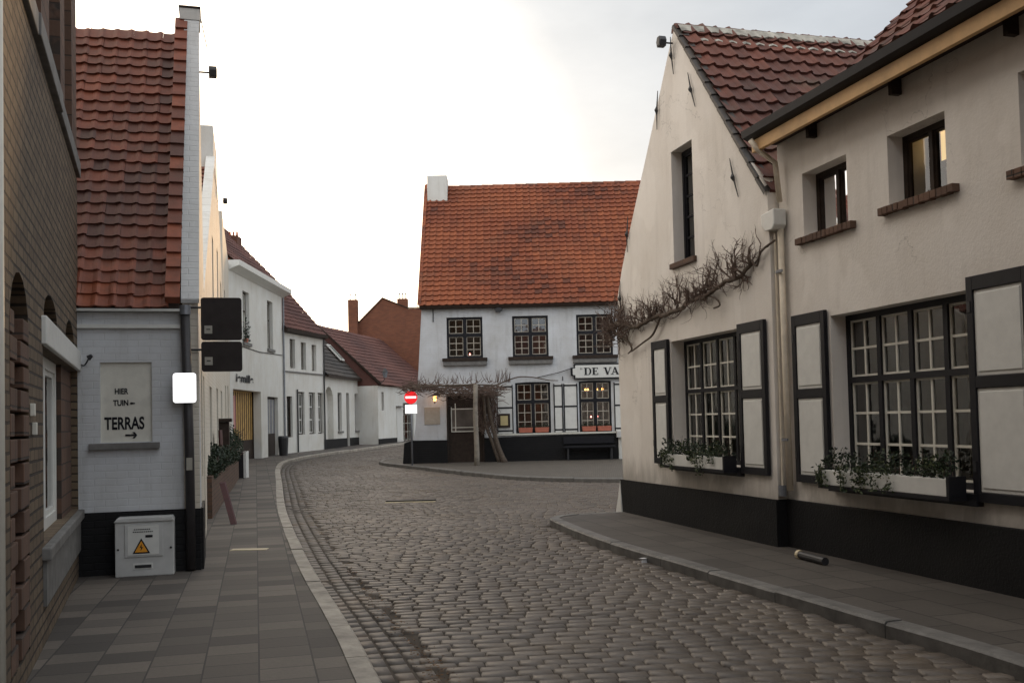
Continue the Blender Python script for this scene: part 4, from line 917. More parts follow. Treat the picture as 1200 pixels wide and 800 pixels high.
# ================================================================== LEFT: TERRAS house
phi = 16.3
TF = Frame(-3.34-1.2*math.cos(rad(15.1)), 10.6-1.2*math.sin(rad(15.1)), 15.1)
FF = Frame(-3.34, 10.6, 90+phi)
TH = FF.thing('terrace_house', 'small white house with red pantiles and a painted wall sign pointing to the terrace', 'house', (2.2, 0, .1))
e = 1.2
# wall facing the camera, in the TF frame
th = TF.thing('side_extension', 'white painted brick side wall with dark plinth carrying the painted terrace notice', 'house wall', (.6, 0, .1))
th.part('wall', MB().panel([(-2.2, .05), (e, .05), (e, 2.83), (-2.2, 2.83)], [rect(.216, .725, 1.47, 2.305)], 0, .3), 'white_brick')
th.part('plinth', MB().box(-2.2, e+.003, -.03, -.001, .05, .75), 'tar_brick')
th.part('notice_panel', MB().box(.214, .727, .035, .05, 1.46, 2.31), M['offwhite'])
th.part('stone_sill', MB().box(.11, .80, -.07, .034, 1.395, 1.462), 'stone', bevel=.006)
th.part('fascia', MB().box(-2.2, 1.02, -.05, -.002, 2.66, 2.70).box(-2.2, 1.06, -.10, -.002, 2.835, 2.86), 'white_paint')
def text(T_, body, s0, z0, h, xs, y, mat, name='lettering', bold=.0, label=None, parent=None):
    cu = bpy.data.curves.new('t', 'FONT'); cu.body = body; cu.size = 1; cu.extrude = .0; cu.offset = bold
    ob_ = bpy.data.objects.new('t', cu); COL.objects.link(ob_); dg = bpy.context.evaluated_depsgraph_get(); me = bpy.data.meshes.new_from_object(ob_.evaluated_get(dg))
    xs_ = [v_.co.x for v_ in me.vertices]; ys_ = [v_.co.y for v_ in me.vertices]; x0, x1, y0_, y1_ = min(xs_), max(xs_), min(ys_), max(ys_)
    mb = MB(); mb.add([(s0+(v_.co.x-x0)/(x1-x0)*xs, y, z0+(v_.co.y-y0_)/(y1_-y0_)*h) for v_ in me.vertices], [tuple(p.vertices) for p in me.polygons])
    bpy.data.objects.remove(ob_); bpy.data.meshes.remove(me)
    return T_.part(name, mb, mat, parent, label=label, fixn=False)
text(th, 'HIER', .355, 1.972, .062, .135, .031, 'letter', bold=.035, label='small painted word HIER')
text(th, 'TUIN', .338, 1.850, .062, .150, .031, 'letter', bold=.035, label='small painted word TUIN')
text(th, 'TERRAS', .250, 1.60, .135, .395, .031, 'letter', bold=.03, label='large painted word TERRAS')
ar = MB(); ar.prism([(.500, 1.874), (.515, 1.887), (.53, 1.884), (.555, 1.879), (.555, 1.870), (.53, 1.866), (.515, 1.862)], .028, .034)
th.part('painted_arrow', ar, 'letter'); ar = MB()
ar.prism([(.455, 1.532), (.545, 1.532), (.525, 1.508), (.548, 1.508), (.572, 1.541), (.548, 1.574), (.525, 1.574), (.545, 1.550), (.455, 1.550)], .028, .034)
th.part('painted_arrow', ar, 'letter')
# roof facing the camera; eave z 2.87, ridge above f = 2.15
run, rise = 2.15, 3.66; rfl = MB(); vv = Vector((0, run, rise)); Lv = vv.length
pantiles(rfl, (-2.2, -.10, 2.86), (1, 0, 0), vv, 3.10, Lv+.1, .172, .163, amp=.023, lift=.018, jit=.008)
tro = th.part('roof', rfl, 'tile_red')
th.part('roof_boards', MB().profile([(-.05, 2.84), (run, 6.52), (run+2.2, 2.84), (run+2.0, 2.84), (run, 6.3), (.1, 2.84)], -2.2, 1.0), 'wood_dark', tro)
rg = MB(); ridge(rg, (-2.2, run+.02, 6.58), (1.0, run+.02, 6.55), .09, .33); th.part('ridge_tiles', rg, 'tile_red', tro)
vg = MB()
for i in range(22):
    a = Vector((.875, -.10, 2.93))+vv*(i/21.5)*1.04; b_ = a+vv*(1.08/21.5)*1.04; nrm = Vector((0, -rise, run)).normalized()
    vg.add([a+nrm*.09, a+nrm*.09+Vector((.15, .0, 0)), b_+nrm*.06+Vector((.15, 0, 0)), b_+nrm*.06, a-nrm*.02, b_-nrm*.02, a+Vector((.15, 0, 0))-nrm*.02], [(0, 1, 2, 3), (4, 0, 3, 5), (4, 6, 1, 0)], random.random())
th.part('verge_tiles', vg, 'tile_red', tro)
# street gable with raised parapet (FF frame: s along the street)
gp_ = [(0, .05), (0, 3.0), (2.16, 6.80), (2.16, 6.90), (2.5, 6.90), (2.5, 6.70), (4.3, 3.0), (4.3, .05)]
TH.part('street_gable', MB().panel(gp_, [rect(1.2, 1.9, 1.0, 2.3), rect(2.7, 3.5, .2, 2.3)], .001, .16), 'warm_brick')
TH.part('plinth', MB().box(.03, 1.15, -.03, 0, .05, .75), 'tar_brick')
TH.part('parapet_cap', MB().box(2.10, 2.58, -.03, .24, 6.99, 7.02), 'wood_dark', bevel=.006)
TH.part('parapet_coping', MB().prism([(-.03, 2.93), (2.14, 6.80), (2.165, 6.80), (2.165, 6.84), (2.12, 6.84), (-.05, 2.97)], -.012, .172), 'white_brick_side')
TH.part('parapet_block', MB().box(2.11, 2.55, -.02, .23, 6.845, 6.988), 'white_far')
window(TH, 1.2, 1.9, 1.0, 2.3, .08, cols=1, upper=2, per=2, room=True); window(TH, 2.7, 3.5, .2, 2.3, .08, cols=1, upper=3, per=2)
floodlight(Frame(FF.x, FF.y, 90+phi), (2.35, -.0, 6.25), 'black floodlight on the peak of the white gable nearest on the left')
TH.part('cable', MB().tube([(2.35, -.03, 6.95), (2.4, -.10, 6.6), (2.36, -.10, 6.33)], .006, 5), 'iron')
# downpipe at the corner of the TERRAS wall
DP = TF.thing('black_downpipe', 'dark downpipe running down the right end of the white terrace-sign wall', 'drainpipe', (1.1, -.06, .1))
DP.part('pipe', MB().tube([(1.07, -.075, 2.86), (1.10, -.075, 1.4), (1.105, -.075, .12)], .048, 12), 'grey_pipe', smooth=True)
DP.part('collar', MB().tube([(1.07, -.075, 2.80), (1.07, -.075, 2.90)], .058, 12), 'zinc'); DP.part('tag', MB().box(1.07, 1.13, -.13, -.124, 1.16, 1.29), 'sticker')
# electricity cabinet
Ec = TF.thing('electricity_cabinet', 'grey electricity cabinet with an orange warning triangle against the black plinth', 'cabinet', (.66, -.12, .1))
Ec.part('body', MB().box(.375, .945, -.24, -.032, .10, .66), 'plastic', bevel=.01); Ec.part('lid', MB().prism([(.365, .655), (.95, .655), (.93, .70), (.40, .70)], -.26, -.032), 'plastic', bevel=.008)
Ec.part('door', MB().box(.47, .84, -.252, -.241, .30, .635), 'plastic', bevel=.004)
lbl = Ec.part('warning_plate', MB().box(.50, .80, -.257, -.253, .32, .615), M['white_paint'])
tri_ = MB().prism([(.545, .335), (.715, .335), (.63, .49)], -.2605, -.2575); Ec.part('triangle_rim', tri_, 'letter', lbl)
Ec.part('triangle', MB().prism([(.567, .349), (.693, .349), (.63, .463)], -.2635, -.2607), 'orange', lbl)
Ec.part('bolt_symbol', MB().prism([(.634, .435), (.615, .395), (.630, .397), (.622, .360), (.648, .402), (.633, .400)], -.2655, -.2637), 'letter', lbl)
pr = MB(); pr.box(.67, .74, -.2605, -.2575, .495, .52)
for i in range(9): pr.box(.56+.018*i, .572+.018*i, -.2605, -.2575, .575, .585)
for i in range(11): pr.box(.55+.018*i, .562+.018*i, -.2605, -.2575, .550, .560)
Ec.part('print', pr, 'letter', lbl)
Ec.part('rating_plate', MB().box(.55, .74, -.2445, -.241, .175, .235), 'white_paint'); Ec.part('handle', MB().box(.565, .725, -.251, -.245, .188, .218), 'iron')
for s_ in (.405, .915): Ec.part('lock', MB().tube([(s_, -.246, .38), (s_, -.24, .38)], .012, 8), 'iron')
# little swan-neck lamp, reflective panel with flash glow put in, brown sign boards
SL = TF.thing('swan_neck_lamp', 'small dark swan-neck lamp left of the painted terrace notice', 'wall lamp', (.13, -.02, 2.25))
SL.part('neck', MB().tube(densify([(.04, -.01, 2.28), (.07, -.05, 2.27), (.10, -.09, 2.30), (.13, -.10, 2.36)], 3), .008, 6), 'iron'); SL.part('head', MB().tube([(.12, -.10, 2.345), (.155, -.11, 2.37)], [.03, .018], 8), 'iron')
LS = TF.thing('reflective_panel_sign', 'small white reflective panel with flash glow put in, on the dark downpipe', 'sign', (1.06, -.2, 1.87))
n = 6; rc = []
for cx_, cz_, a0 in ((1.15, 2.15, 0), (.975, 2.15, 90), (.975, 1.895, 180), (1.15, 1.895, 270)):
    rc += [(cx_+.03*math.cos(rad(a0+90*k/n)), cz_+.03*math.sin(rad(a0+90*k/n))) for k in range(n+1)]
LS.part('housing', MB().prism(rc, -.16, -.130), 'zinc'); LS.part('flash_glow_face', MB().prism([(1.0625+(x-1.0625)*.985, 2.0225+(z_-2.0225)*.985) for x, z_ in rc], -.163, -.1605), 'flash_glow')
LS.part('clamp', MB().box(1.04, 1.12, -.129, -.11, 1.95, 2.08), 'zinc')
for (z0, z1, zl, lb) in ((2.53, 2.985, 2.88, 'upper of the two dark brown sign boards seen from behind on the white corner'), (2.195, 2.515, 2.43, 'lower of the two dark brown sign boards seen from behind on the white corner')):
    SB = TF.thing('sign_board', lb, 'sign', (1.44, -.03, z0), 'brown sign boards on the white corner')
    rc = []
    for cx_, cz_, a0 in ((1.62, z1-.03, 0), (1.26, z1-.03, 90), (1.26, z0+.03, 180), (1.62, z0+.03, 270)): rc += [(cx_+.03*math.cos(rad(a0+90*k/n)), cz_+.03*math.sin(rad(a0+90*k/n))) for k in range(n+1)]
    SB.part('board', MB().prism(rc, -.075, -.05), 'board'); SB.part('arm', MB().tube([(1.10, -.045, zl), (1.6, -.045, zl)], .012, 6), 'iron')
    SB.part('sticker', MB().box(1.265, 1.345, -.0785, -.0755, z0+.07, z0+.155), 'sticker'); SB.part('sticker_print', MB().box(1.285, 1.325, -.0805, -.0787, z0+.11, z0+.12), 'letter')

# ================================================================== LEFT ROW further on
F2 = Frame(-4.66, 14.9, math.degrees(math.atan2(34.7-14.9, -9.85+4.66)))
A = F2.thing('white_gable_house', 'whitewashed brick house with a long sunlit gable front behind the planters', 'house', (6, 0, .1))
ao = [(.02, .05), (.02, 3.35), (.65, 3.7), (6.5, 7.35), (9.3, 7.35), (12.9, 5.0), (12.9, .05)]
fh = [rect(5.0, 5.7, 3.9, 5.45), rect(7.9, 8.7, 3.9, 5.7), rect(10.3, 11.2, 3.9, 5.3), rect(3.0, 4.0, .9, 2.35), rect(6.6, 7.6, .15, 2.45), rect(9.6, 10.8, .9, 2.5)]
A.part('front_wall', MB().panel(ao, fh, 0, .14), 'warm_brick')
for (a, b, c_, d_) in ((5.0, 5.7, 3.9, 5.45), (7.9, 8.7, 3.9, 5.7), (10.3, 11.2, 3.9, 5.3), (3.0, 4.0, .9, 2.35), (6.6, 7.6, .15, 2.45), (9.6, 10.8, .9, 2.5)): window(A, a, b, c_, d_, .12, cols=1, upper=4, per=2, room=False)
A.part('inner_wall', MB().prism([(.3, .1), (.3, 3.2), (6.5, 7.0), (12.5, 4.8), (12.5, .1)], .35, .5), 'room')
ar_ = MB(); vs_ = Vector((-5.9, 0, -3.65)); pantiles(ar_, (.6, .16, 3.55), (0, 1, 0), (5.9, 0, 3.65), 5.0, 6.9, .23, .27, amp=.035); arf = A.part('roof', ar_, 'tile_red')
A.part('roof_boards', MB().prism([(.5, 3.5), (6.6, 7.18), (12.8, 4.9), (12.8, 4.7), (6.6, 7.0), (.6, 3.4)], .15, 5.4), 'wood_dark', arf)
A.part('side_wall', MB().box(.03, .3, .15, 5.4, .05, 3.4), 'white_brick_side')
A.part('chimney', MB().box(6.5, 8.9, .0, .95, 7.0, 8.1), 'white_far', bevel=.02, label='broad white chimney on the gable peak')
A.part('chimney', MB().box(9.2, 9.8, .9, 1.6, 7.0, 8.9), 'brick_chim', label='red brick chimney stack behind the white one')
cp_ = MB()
for i in range(18):
    a = Vector((.62, 0, 3.72))+Vector((5.88, 0, 3.65))*(i/18); b_ = Vector((.62, 0, 3.72))+Vector((5.88, 0, 3.65))*((i+.97)/18); cp_.add([a+Vector((0, -.03, 0)), b_+Vector((0, -.03, 0)), b_+Vector((0, .15, 0)), a+Vector((0, .15, 0)), a+Vector((0, -.03, .06)), b_+Vector((0, -.03, .06)), b_+Vector((0, .15, .06)), a+Vector((0, .15, .06))], [(0, 1, 2, 3), (4, 5, 6, 7), (0, 1, 5, 4), (3, 2, 6, 7), (0, 3, 7, 4), (1, 2, 6, 5)])
A.part('parapet_coping', cp_, 'white_far')
floodlight(F2, (9.2, 0, 7.05), 'black floodlight on the second white gable on the left')
A2 = F2.thing('tall_white_house', 'tall narrow whitewashed house wall with small windows before the gateway house', 'house', (16.5, 0, .2))
w2h = [rect(14.0, 14.9, 4.0, 5.6), rect(16.8, 17.7, 4.0, 5.7), rect(13.8, 14.8, .9, 2.8), rect(16.6, 17.9, .3, 2.9)]
A2.part('front_wall', MB().panel([(12.902, .05), (12.902, 7.6), (20.4, 7.35), (20.4, .05)], w2h, 0, .3), 'warm_brick')
for (a, b, c_, d_) in ((14.0, 14.9, 4.0, 5.6), (16.8, 17.7, 4.0, 5.7), (13.8, 14.8, .9, 2.8), (16.6, 17.9, .3, 2.9)): window(A2, a, b, c_, d_, .12, cols=1, upper=4, per=2, room=False)
A2.part('inner_wall', MB().box(13.1, 20.2, .35, .5, .1, 7.2), 'room')
A2.part('roof_slope', MB().profile([(.1, 7.3), (2.6, 8.0), (5, 7.0), (.1, 7.0)], 13.0, 20.3), 'tile_maroon')
A2.part('side_wall', MB().box(12.91, 13.1, .31, 5, 3, 7.3), 'white_brick_side')

def farhouse(fr, name, label, L_, z0, ztop, holes, mat='white_far', o=None):
    t = fr.thing(name, label, 'house', (L_/2, 0, z0)); t.part('front_wall', MB().panel([(0, z0-.3), (L_, z0-.3), (L_, ztop), (0, ztop)], holes, 0, .3), mat)
    t.part('inner_wall', MB().box(.2, L_-.2, .95, 1.1, z0, ztop-.1), 'room'); return t
# gateway house
F3 = Frame(-9.85, 34.7, math.degrees(math.atan2(7.9, .03)))
z3 = gz(38)+.1
G3 = farhouse(F3, 'gateway_house', 'pale two-storey house with a deep gateway, white cornice and red tiled roof', 7.9, z3, 7.32,
     [rect(1.75, 2.65, 4.72, 6.62), rect(5.35, 6.25, 4.74, 6.70), rect(.36, 4.2, z3-.02, 2.95), rect(5.2, 6.95, z3-.02, 2.80)])
for a, b, c_, d_ in ((1.75, 2.65, 4.72, 6.62), (5.35, 6.25, 4.74, 6.70)):
    window(G3, a, b, c_, d_, .14, cols=2, upper=1, lower=1, tz=c_+1.2, per=1, frame='wood_dark', bars='offwhite'); G3.part('sill', MB().box(a-.08, b+.08, -.08, .12, c_-.12, c_-.002), 'stone')
rc = MB(); rc.box(.33, .358, .3, 1.2, z3, 2.95); rc.box(4.202, 4.23, .3, 1.2, z3, 2.95); rc.box(.37, 4.19, .3, 1.2, 2.952, 3.0); G3.part('gateway_lining', rc, 'wood_dark')
gt = G3.part('gate', MB().box(.362, 4.198, .36, .42, z3+.75, 2.948), 'wood_ochre', label='ochre wooden gate set back in the gateway'); sl_ = MB()
for i in range(13): sl_.box(.45+i*.29, .47+i*.29, .34, .359, z3+.76, 2.89)
G3.part('battens', sl_, 'wood_dark', gt); G3.part('gate_base', MB().box(.362, 4.198, .34, .46, z3, z3+.745), 'wood_dark')
G3.part('poster', MB().box(.55, 1.7, .30, .32, 1.55, 2.75), 'pink', label='pink poster on the ochre gate')
d3 = G3.part('door', MB().box(5.22, 6.93, .14, .2, z3, 2.78), 'wood_dark'); pn = MB()
for x in (5.5, 6.0, 6.5): pn.box(x-.02, x+.02, .125, .139, 1.3, 2.7)
G3.part('glazing_bars', pn, 'offwhite', d3); G3.part('pane', MB().box(5.3, 6.85, .132, .1385, 1.3, 2.7), 'zinc', d3)
G3.part('cornice', MB().profile([(-.02, 7.12), (-.12, 7.18), (-.38, 7.28), (-.40, 7.46), (.1, 7.46), (.1, 7.12)], -.02, 8.1), 'white_paint')
rr_ = MB(); pantiles(rr_, (0, -.15, 7.44), (1, 0, 0), (0, 2.6, 2.7), 7.9, 3.75, .26, .3, amp=.035); g3r = G3.part('roof', rr_, 'tile_maroon')
G3.part('roof_boards', MB().profile([(-.1, 7.42), (2.55, 10.1), (5.2, 7.4)], .05, 7.85), 'tile_orange', g3r)
G3.part('chimney', MB().box(6.7, 7.4, 1.55, 2.05, 8.4, 9.62), 'brick_chim')
for y_ in (1.65, 1.80, 1.95): G3.part('chimney_pot', MB().tube([(7.05, y_, 9.6), (7.05, y_, 9.85)], [.06, .04], 8), 'terracotta')
G3.part('cable', MB().tube([(1.0, -.02, 4.55), (4, -.02, 4.50), (7.8, -.02, 4.62)], .014, 5), 'iron')
text(G3, 'iemille', .7, 3.22, .30, 2.3, -.03, 'letter', bold=.03, label='small dark lettering over the gateway')
RP = F3.solo('house_downpipe', 'thin grey downpipe between the gateway house and the next pale house', 'drainpipe', MB().tube([(7.9, -.06, z3), (7.9, -.06, 7.1)], .04, 6), M['zinc'], (7.9, -.06, z3))
VS = F3.solo('window_plant', 'dark plant standing in the left upper window of the gateway house', 'plant', MB(), M['leafd'], (2.2, -.02, 4.72)) if False else None
vp = MB(); random.seed(4)
for k in range(140): vp.leaf((2.0+random.gauss(0, .22), -.04+random.gauss(0, .05), 4.74+abs(random.gauss(0, .35))), .05, random.random())
vt_ = F3.thing('potted_plant', 'dark straggly plant on the left upper sill of the gateway house', 'plant', (2.0, -.04, 4.72)); vt_.part('foliage', vp, 'leafd', fixn=False); vt_.part('pot', MB().tube([(2.0, -.04, 4.72), (2.0, -.04, 4.85)], [.07, .10], 8), 'terracotta')

# next pale house
F4 = Frame(-9.82, 42.6, math.degrees(math.atan2(4.2, .95))); z4 = gz(44.5)+.1; L4 = 4.306
wins4 = [(.72, 1.25, 4.12, 5.40), (1.85, 2.38, 4.10, 5.33), (3.0, 3.5, 4.09, 5.30)]; gw4 = [(.34, .90, 1.10, 2.88), (1.50, 2.15, 1.2, 3.10), (2.62, 3.30, 1.2, 3.10), (3.60, 4.2, 1.2, 3.10)]
H4 = farhouse(F4, 'pale_house', 'pale two-storey house with three small upper windows and white framed lower windows', L4, z4, 5.72, [rect(a, b, c_, d_) for a, b, c_, d_ in wins4+gw4])
for a, b, c_, d_ in wins4: window(H4, a, b, c_, d_, .14, cols=1, upper=1, per=1, frame='wood_dark', bars='offwhite')
for i, (a, b, c_, d_) in enumerate(gw4): window(H4, a, b, c_, d_, .10, cols=1, upper=3 if i else 1, per=1 if i == 0 else 2, frame='wood_dark', bars='white_paint' if i else 'wood_dark', bw=.05, curtain=bool(i))
H4.part('string_course', MB().box(.05, 4.2, -.05, -.002, 3.92, 3.98), 'stone')
H4.part('pipe', MB().tube([(1.33, -.05, z4), (1.33, -.05, 3.2)], .035, 6), 'iron'); H4.part('pipe', MB().tube([(4.27, -.05, z4), (4.27, -.05, 5.6)], .035, 6), 'iron')
H4.part('gutter', MB().profile([(-.02, 5.62), (-.25, 5.66), (-.28, 5.80), (.0, 5.80)], 0, L4), 'wood_dark')
r4 = MB(); pantiles(r4, (0, -.15, 5.80), (1, 0, 0), (0, 1.9, 2.1), L4, 2.85, .26, .3, amp=.035); q4 = H4.part('roof', r4, 'tile_maroon')
H4.part('roof_boards', MB().profile([(-.1, 5.78), (1.85, 7.82), (3.9, 5.78)], .05, L4-.03), 'tile_orange', q4)
H4.part('chimney', MB().box(1.6, 3.1, 1.25, 2.2, 6.6, 7.95), 'brick_chim')

# low house with arch and skylights
F5 = Frame(-8.87, 46.8, math.degrees(math.atan2(8.0, 1.02))); z5 = gz(50)+.1
sw = [(2.15, 2.8, 1.28, 3.18), (5.1, 5.75, 1.28, 3.2), (6.5, 7.1, 1.3, 3.15)]; dw = (3.6, 4.1, z5, 3.2)
ah = [(.12, z5-.02), (1.42, z5-.02), (1.42, 2.75)]+[(.77+.65*math.cos(t), 2.75+.68*math.sin(t)) for t in [math.pi*k/8 for k in range(1, 8)]]+[(.12, 2.75)]
H5 = farhouse(F5, 'low_house', 'low white house with an arched gateway, grey plinth and two skylights in its dark roof', 8.06, z5, 3.95, [ah]+[rect(a, b, c_, d_) for a, b, c_, d_ in sw]+[rect(*dw)])
H5.part('arch_door', MB().box(.12, 1.42, .27, .29, z5, 3.44), 'white_far')
for a, b, c_, d_ in sw: window(H5, a, b, c_, d_, .12, cols=1, upper=1, per=1, frame='stone', bars='stone'); H5.part('sill', MB().box(a-.05, b+.05, -.08, .1, c_-.1, c_-.002), 'stone')
H5.part('door', MB().box(3.6, 4.1, .12, .18, z5, 3.2), 'wood_dark'); H5.part('plinth', MB().box(-.02, 3.58, -.04, -.001, z5-.2, z5+.42).box(4.12, 8.08, -.04, -.001, z5-.2, z5+.42), 'tar')
r5 = MB(); pantiles(r5, (0, -.15, 3.97), (1, 0, 0), (0, 2.75, 3.0), 8.06, 4.06, .27, .3, amp=.03); q5 = H5.part('roof', r5, 'slate')
H5.part('roof_boards', MB().profile([(-.1, 3.94), (2.58, 6.9), (6, 3.94)], .02, 8.04), 'slate', q5); H5.part('gutter', MB().box(-.02, 8.06, -.26, -.16, 3.86, 3.97), 'wood_dark')
n5 = Vector((0, -3.0, 2.75)).normalized(); d5 = Vector((0, 2.75, 3.0)).normalized()
for a, v_ in ((4.5, 1.15), (6.25, 1.05)):
    o_ = Vector((a, -.15, 3.97))+d5*v_+n5*.13; fr_ = MB(); u_ = Vector((.62, 0, 0)); l_ = d5*1.15
    fr_.add([o_, o_+u_, o_+u_+l_, o_+l_, o_+n5*.06, o_+u_+n5*.06, o_+u_+l_+n5*.06, o_+l_+n5*.06], [(0, 1, 2, 3), (4, 5, 6, 7), (0, 1, 5, 4), (1, 2, 6, 5), (2, 3, 7, 6), (3, 0, 4, 7)])
    sk = H5.part('skylight', fr_, 'white_paint'); gl_ = MB(); m_ = n5*.064; gl_.add([o_+m_+u_*.1+l_*.06, o_+m_+u_*.9+l_*.06, o_+m_+u_*.9+l_*.94, o_+m_+u_*.1+l_*.94], [(0, 1, 2, 3)]); H5.part('pane', gl_, 'glass', sk)  # white slab under the pane puts the reflected sky into the colour

# white corner house with maroon roof
F6 = Frame(-7.06, 52.2, math.degrees(math.atan2(5.3, 1.06))); z6 = gz(55)+.1
H6 = farhouse(F6, 'corner_house', 'small white house with a long maroon tiled roof before the bend', 11.0, z6, 3.62, [rect(.60, .98, 2.30, 3.28), rect(4.3, 6.3, z6, 2.75)])
window(H6, .60, .98, 2.30, 3.28, .12, cols=1, upper=1, per=1, frame='wood_dark', bars='wood_dark')
window(H6, 4.3, 6.3, z6+.02, 2.75, .12, cols=3, upper=2, lower=3, tz=2.1, per=1, frame='wood_dark', bars='offwhite', label='dark glazed doors')
H6.part('door', MB().box(3.1, 3.9, -.03, -.003, z6+.1, 2.5), 'white_paint'); H6.part('canopy', MB().box(3.0, 4.0, -.2, -.003, 2.5, 2.56), 'stone')
H6.part('side_wall', MB().prism([(0, z6-.3), (.28, z6-.3), (.28, 3.6), (0, 3.6)], .301, 6), 'white_far'); H6.part('side_gable', MB().profile([(.0, 3.55), (3.3, 6.7), (6.6, 3.55)], .05, .28), 'brick_far')
H6.part('plinth', MB().box(-.03, 3.05, -.04, -.001, z6-.2, z6+.25), 'tar')
r6 = MB(); pantiles(r6, (-.1, -.2, 3.62), (1, 0, 0), (0, 3.5, 3.3), 11.1, 4.8, .27, .3, amp=.03); q6 = H6.part('roof', r6, 'tile_maroon')
H6.part('roof_boards', MB().profile([(-.1, 3.6), (3.28, 6.85), (6.7, 3.55)], .0, 11), 'tile_maroon', q6); H6.part('verge_board', MB().profile([(-.22, 3.58), (3.3, 6.9), (3.3, 6.98), (-.25, 3.72)], -.13, -.101), 'wood_dark', q6)
LN = F6.thing('bracket_lantern', 'dark lantern on a bracket at the corner of the small white house', 'lantern', (-.02, -.3, 3.9))
LN.part('arm', MB().tube([(0, -.03, 3.72), (-.02, -.3, 3.80), (-.02, -.42, 3.95)], .02, 6), 'iron'); LN.part('glass', MB().tube([(-.02, -.42, 4.0), (-.02, -.42, 4.3)], [.09, .15], 6), 'zinc'); LN.part('cap', MB().tube([(-.02, -.42, 4.3), (-.02, -.42, 4.5)], [.18, .03], 6), 'iron')

# red brick house behind
zb = gz(63)
RB = W.thing('red_brick_house', 'tall red brick house with two chimneys rising behind the white inn', 'house', (-7.5, 63, zb))
RB.part('gable_wall', MB().prism([(-10.45, zb), (-10.45, 7.3), (-9.61, 8.12), (-8.12, 9.58), (-7.2, 9.22), (-6.55, 8.88), (-4.2, 8.9), (-4.2, zb)], 63, 63.3), 'brick_far')
RB.part('body', MB().prism([(-10.4, zb), (-10.4, 7.2), (-8.12, 9.45), (-6.55, 8.75), (-4.25, 8.75), (-4.25, zb)], 63.302, 70), 'brick_far')
RB.part('verge', MB().prism([(-10.5, 7.28), (-8.12, 9.62), (-6.55, 8.95), (-4.1, 8.97), (-4.1, 8.91), (-6.56, 8.885), (-8.12, 9.55), (-10.45, 7.2)], 62.93, 62.998), 'wood_dark')
c1 = RB.part('chimney', MB().box(-10.26, -9.68, 62.6, 63.2, 5.0, 9.47), 'brick_far', label='tall slender chimney at the left end'); c2 = RB.part('chimney', MB().box(-7.22, -6.58, 63.32, 64.0, 8.0, 9.55), 'brick_far')
for x, y, c in ((-10.15, 62.9, c1), (-9.80, 62.9, c1), (-7.08, 63.6, c2), (-6.90, 63.6, c2), (-6.72, 63.6, c2)):
    zt = 9.46 if c is c1 else 9.54; RB.part('chimney_pot', MB().tube([(x, y, zt), (x, y, zt+.3), (x, y, zt+.32), (x, y, zt+.42)], [.035, .03, .06, .05], 6), 'zinc', c)
W.solo('far_terrace', 'distant low brick row closing the street behind the small white house', 'house', MB().prism([(-4.1, zb), (-4.1, 5), (8, 5.5), (8, zb)], 70, 74), M['brick_far'], (0, 70, zb))

# house added unseen behind the viewpoint, only for the inn windows to mirror
BH = W.thing('added_reflected_house', 'long brown brick house added unseen behind the viewpoint for the inn windows to mirror', 'house', (0, -24, 0))
BH.part('front_wall', MB().box(-14, 14, -25, -24, 0, 6.2), 'brick_far'); BH.part('roof', MB().profile([(-23.6, 6.0), (-27.5, 10), (-31, 6)], -14.2, 14.2), 'tile_maroon')  # wall and roof of the added house
for x_ in (-9, -5, -1, 3, 7, 11):
    for z_ in (1, 4): BH.part('window', MB().box(x_, x_+1.1, -24, -23.97, z_, z_+1.5), 'room')  # windows of the added house

# ================================================================== street things on the left pavement
FP = Frame(-4.62, 14.9, math.degrees(math.atan2(26.9-14.9, -7.42+4.62)))
PW = FP.thing('planter_wall', 'brown brick planter with dark shrubs along the white gable house', 'planter', (7, .1, .1))
PW.part('brickwork', MB().prism([(1.5, .05), (12.2, .10), (12.2, 1.02), (1.5, .80)], 0, .10), 'brick_low'); PW.part('end', MB().box(1.5, 1.6, .101, .5, .05, .80), 'brick_low')
PW.part('soil', MB().prism([(1.6, .5), (12.2, .5), (12.2, .98), (1.6, .76)], .101, .5), 'joint')
PW.part('coping', MB().prism([(10.0, .98), (12.3, 1.03), (12.3, 1.10), (10.0, 1.05)], -.10, .30), 'kerb', bevel=.01)
def shrub(fr, p, r, h, label, seed):
    random.seed(seed); t = fr.thing('shrub', label, 'shrub', p, 'shrubs in the brick planter'); lf = MB(); st = MB()
    for k in range(2200):
        d_ = Vector((random.gauss(0, 1), random.gauss(0, 1), random.gauss(0, 1))).normalized()*random.random()**.4
        lf.leaf((p[0]+d_.x*r*1.4, p[1]+d_.y*r*.45, p[2]+h*.5+d_.z*h*.55*(1+.3*math.sin(d_.x*5+seed))), random.uniform(.018, .04), random.random())
    for k in range(14):
        a = Vector(p); b_ = a+Vector((random.gauss(0, r*.6), random.gauss(0, r*.25), h*random.uniform(.5, 1.15))); st.tube([a, (a+b_)/2+Vector((.03, 0, 0)), b_], [.012, .009, .004], 4)
    t.part('foliage', lf, 'leafd', fixn=False); t.part('branches', st, 'twig')
shrub(FP, (2.3, .12, .72), .5, .35, 'low dark shrub nearest the corner in the brick planter', 41)
shrub(FP, (3.9, .12, .72), .6, .55, 'taller dark shrub second from the corner in the brick planter', 42)
shrub(FP, (6.3, .12, .78), .9, .40, 'low wide shrub midway along the brick planter', 43)
shrub(FP, (9.3, .12, .85), .8, .70, 'dark rounded shrub at the far end of the brick planter', 44)
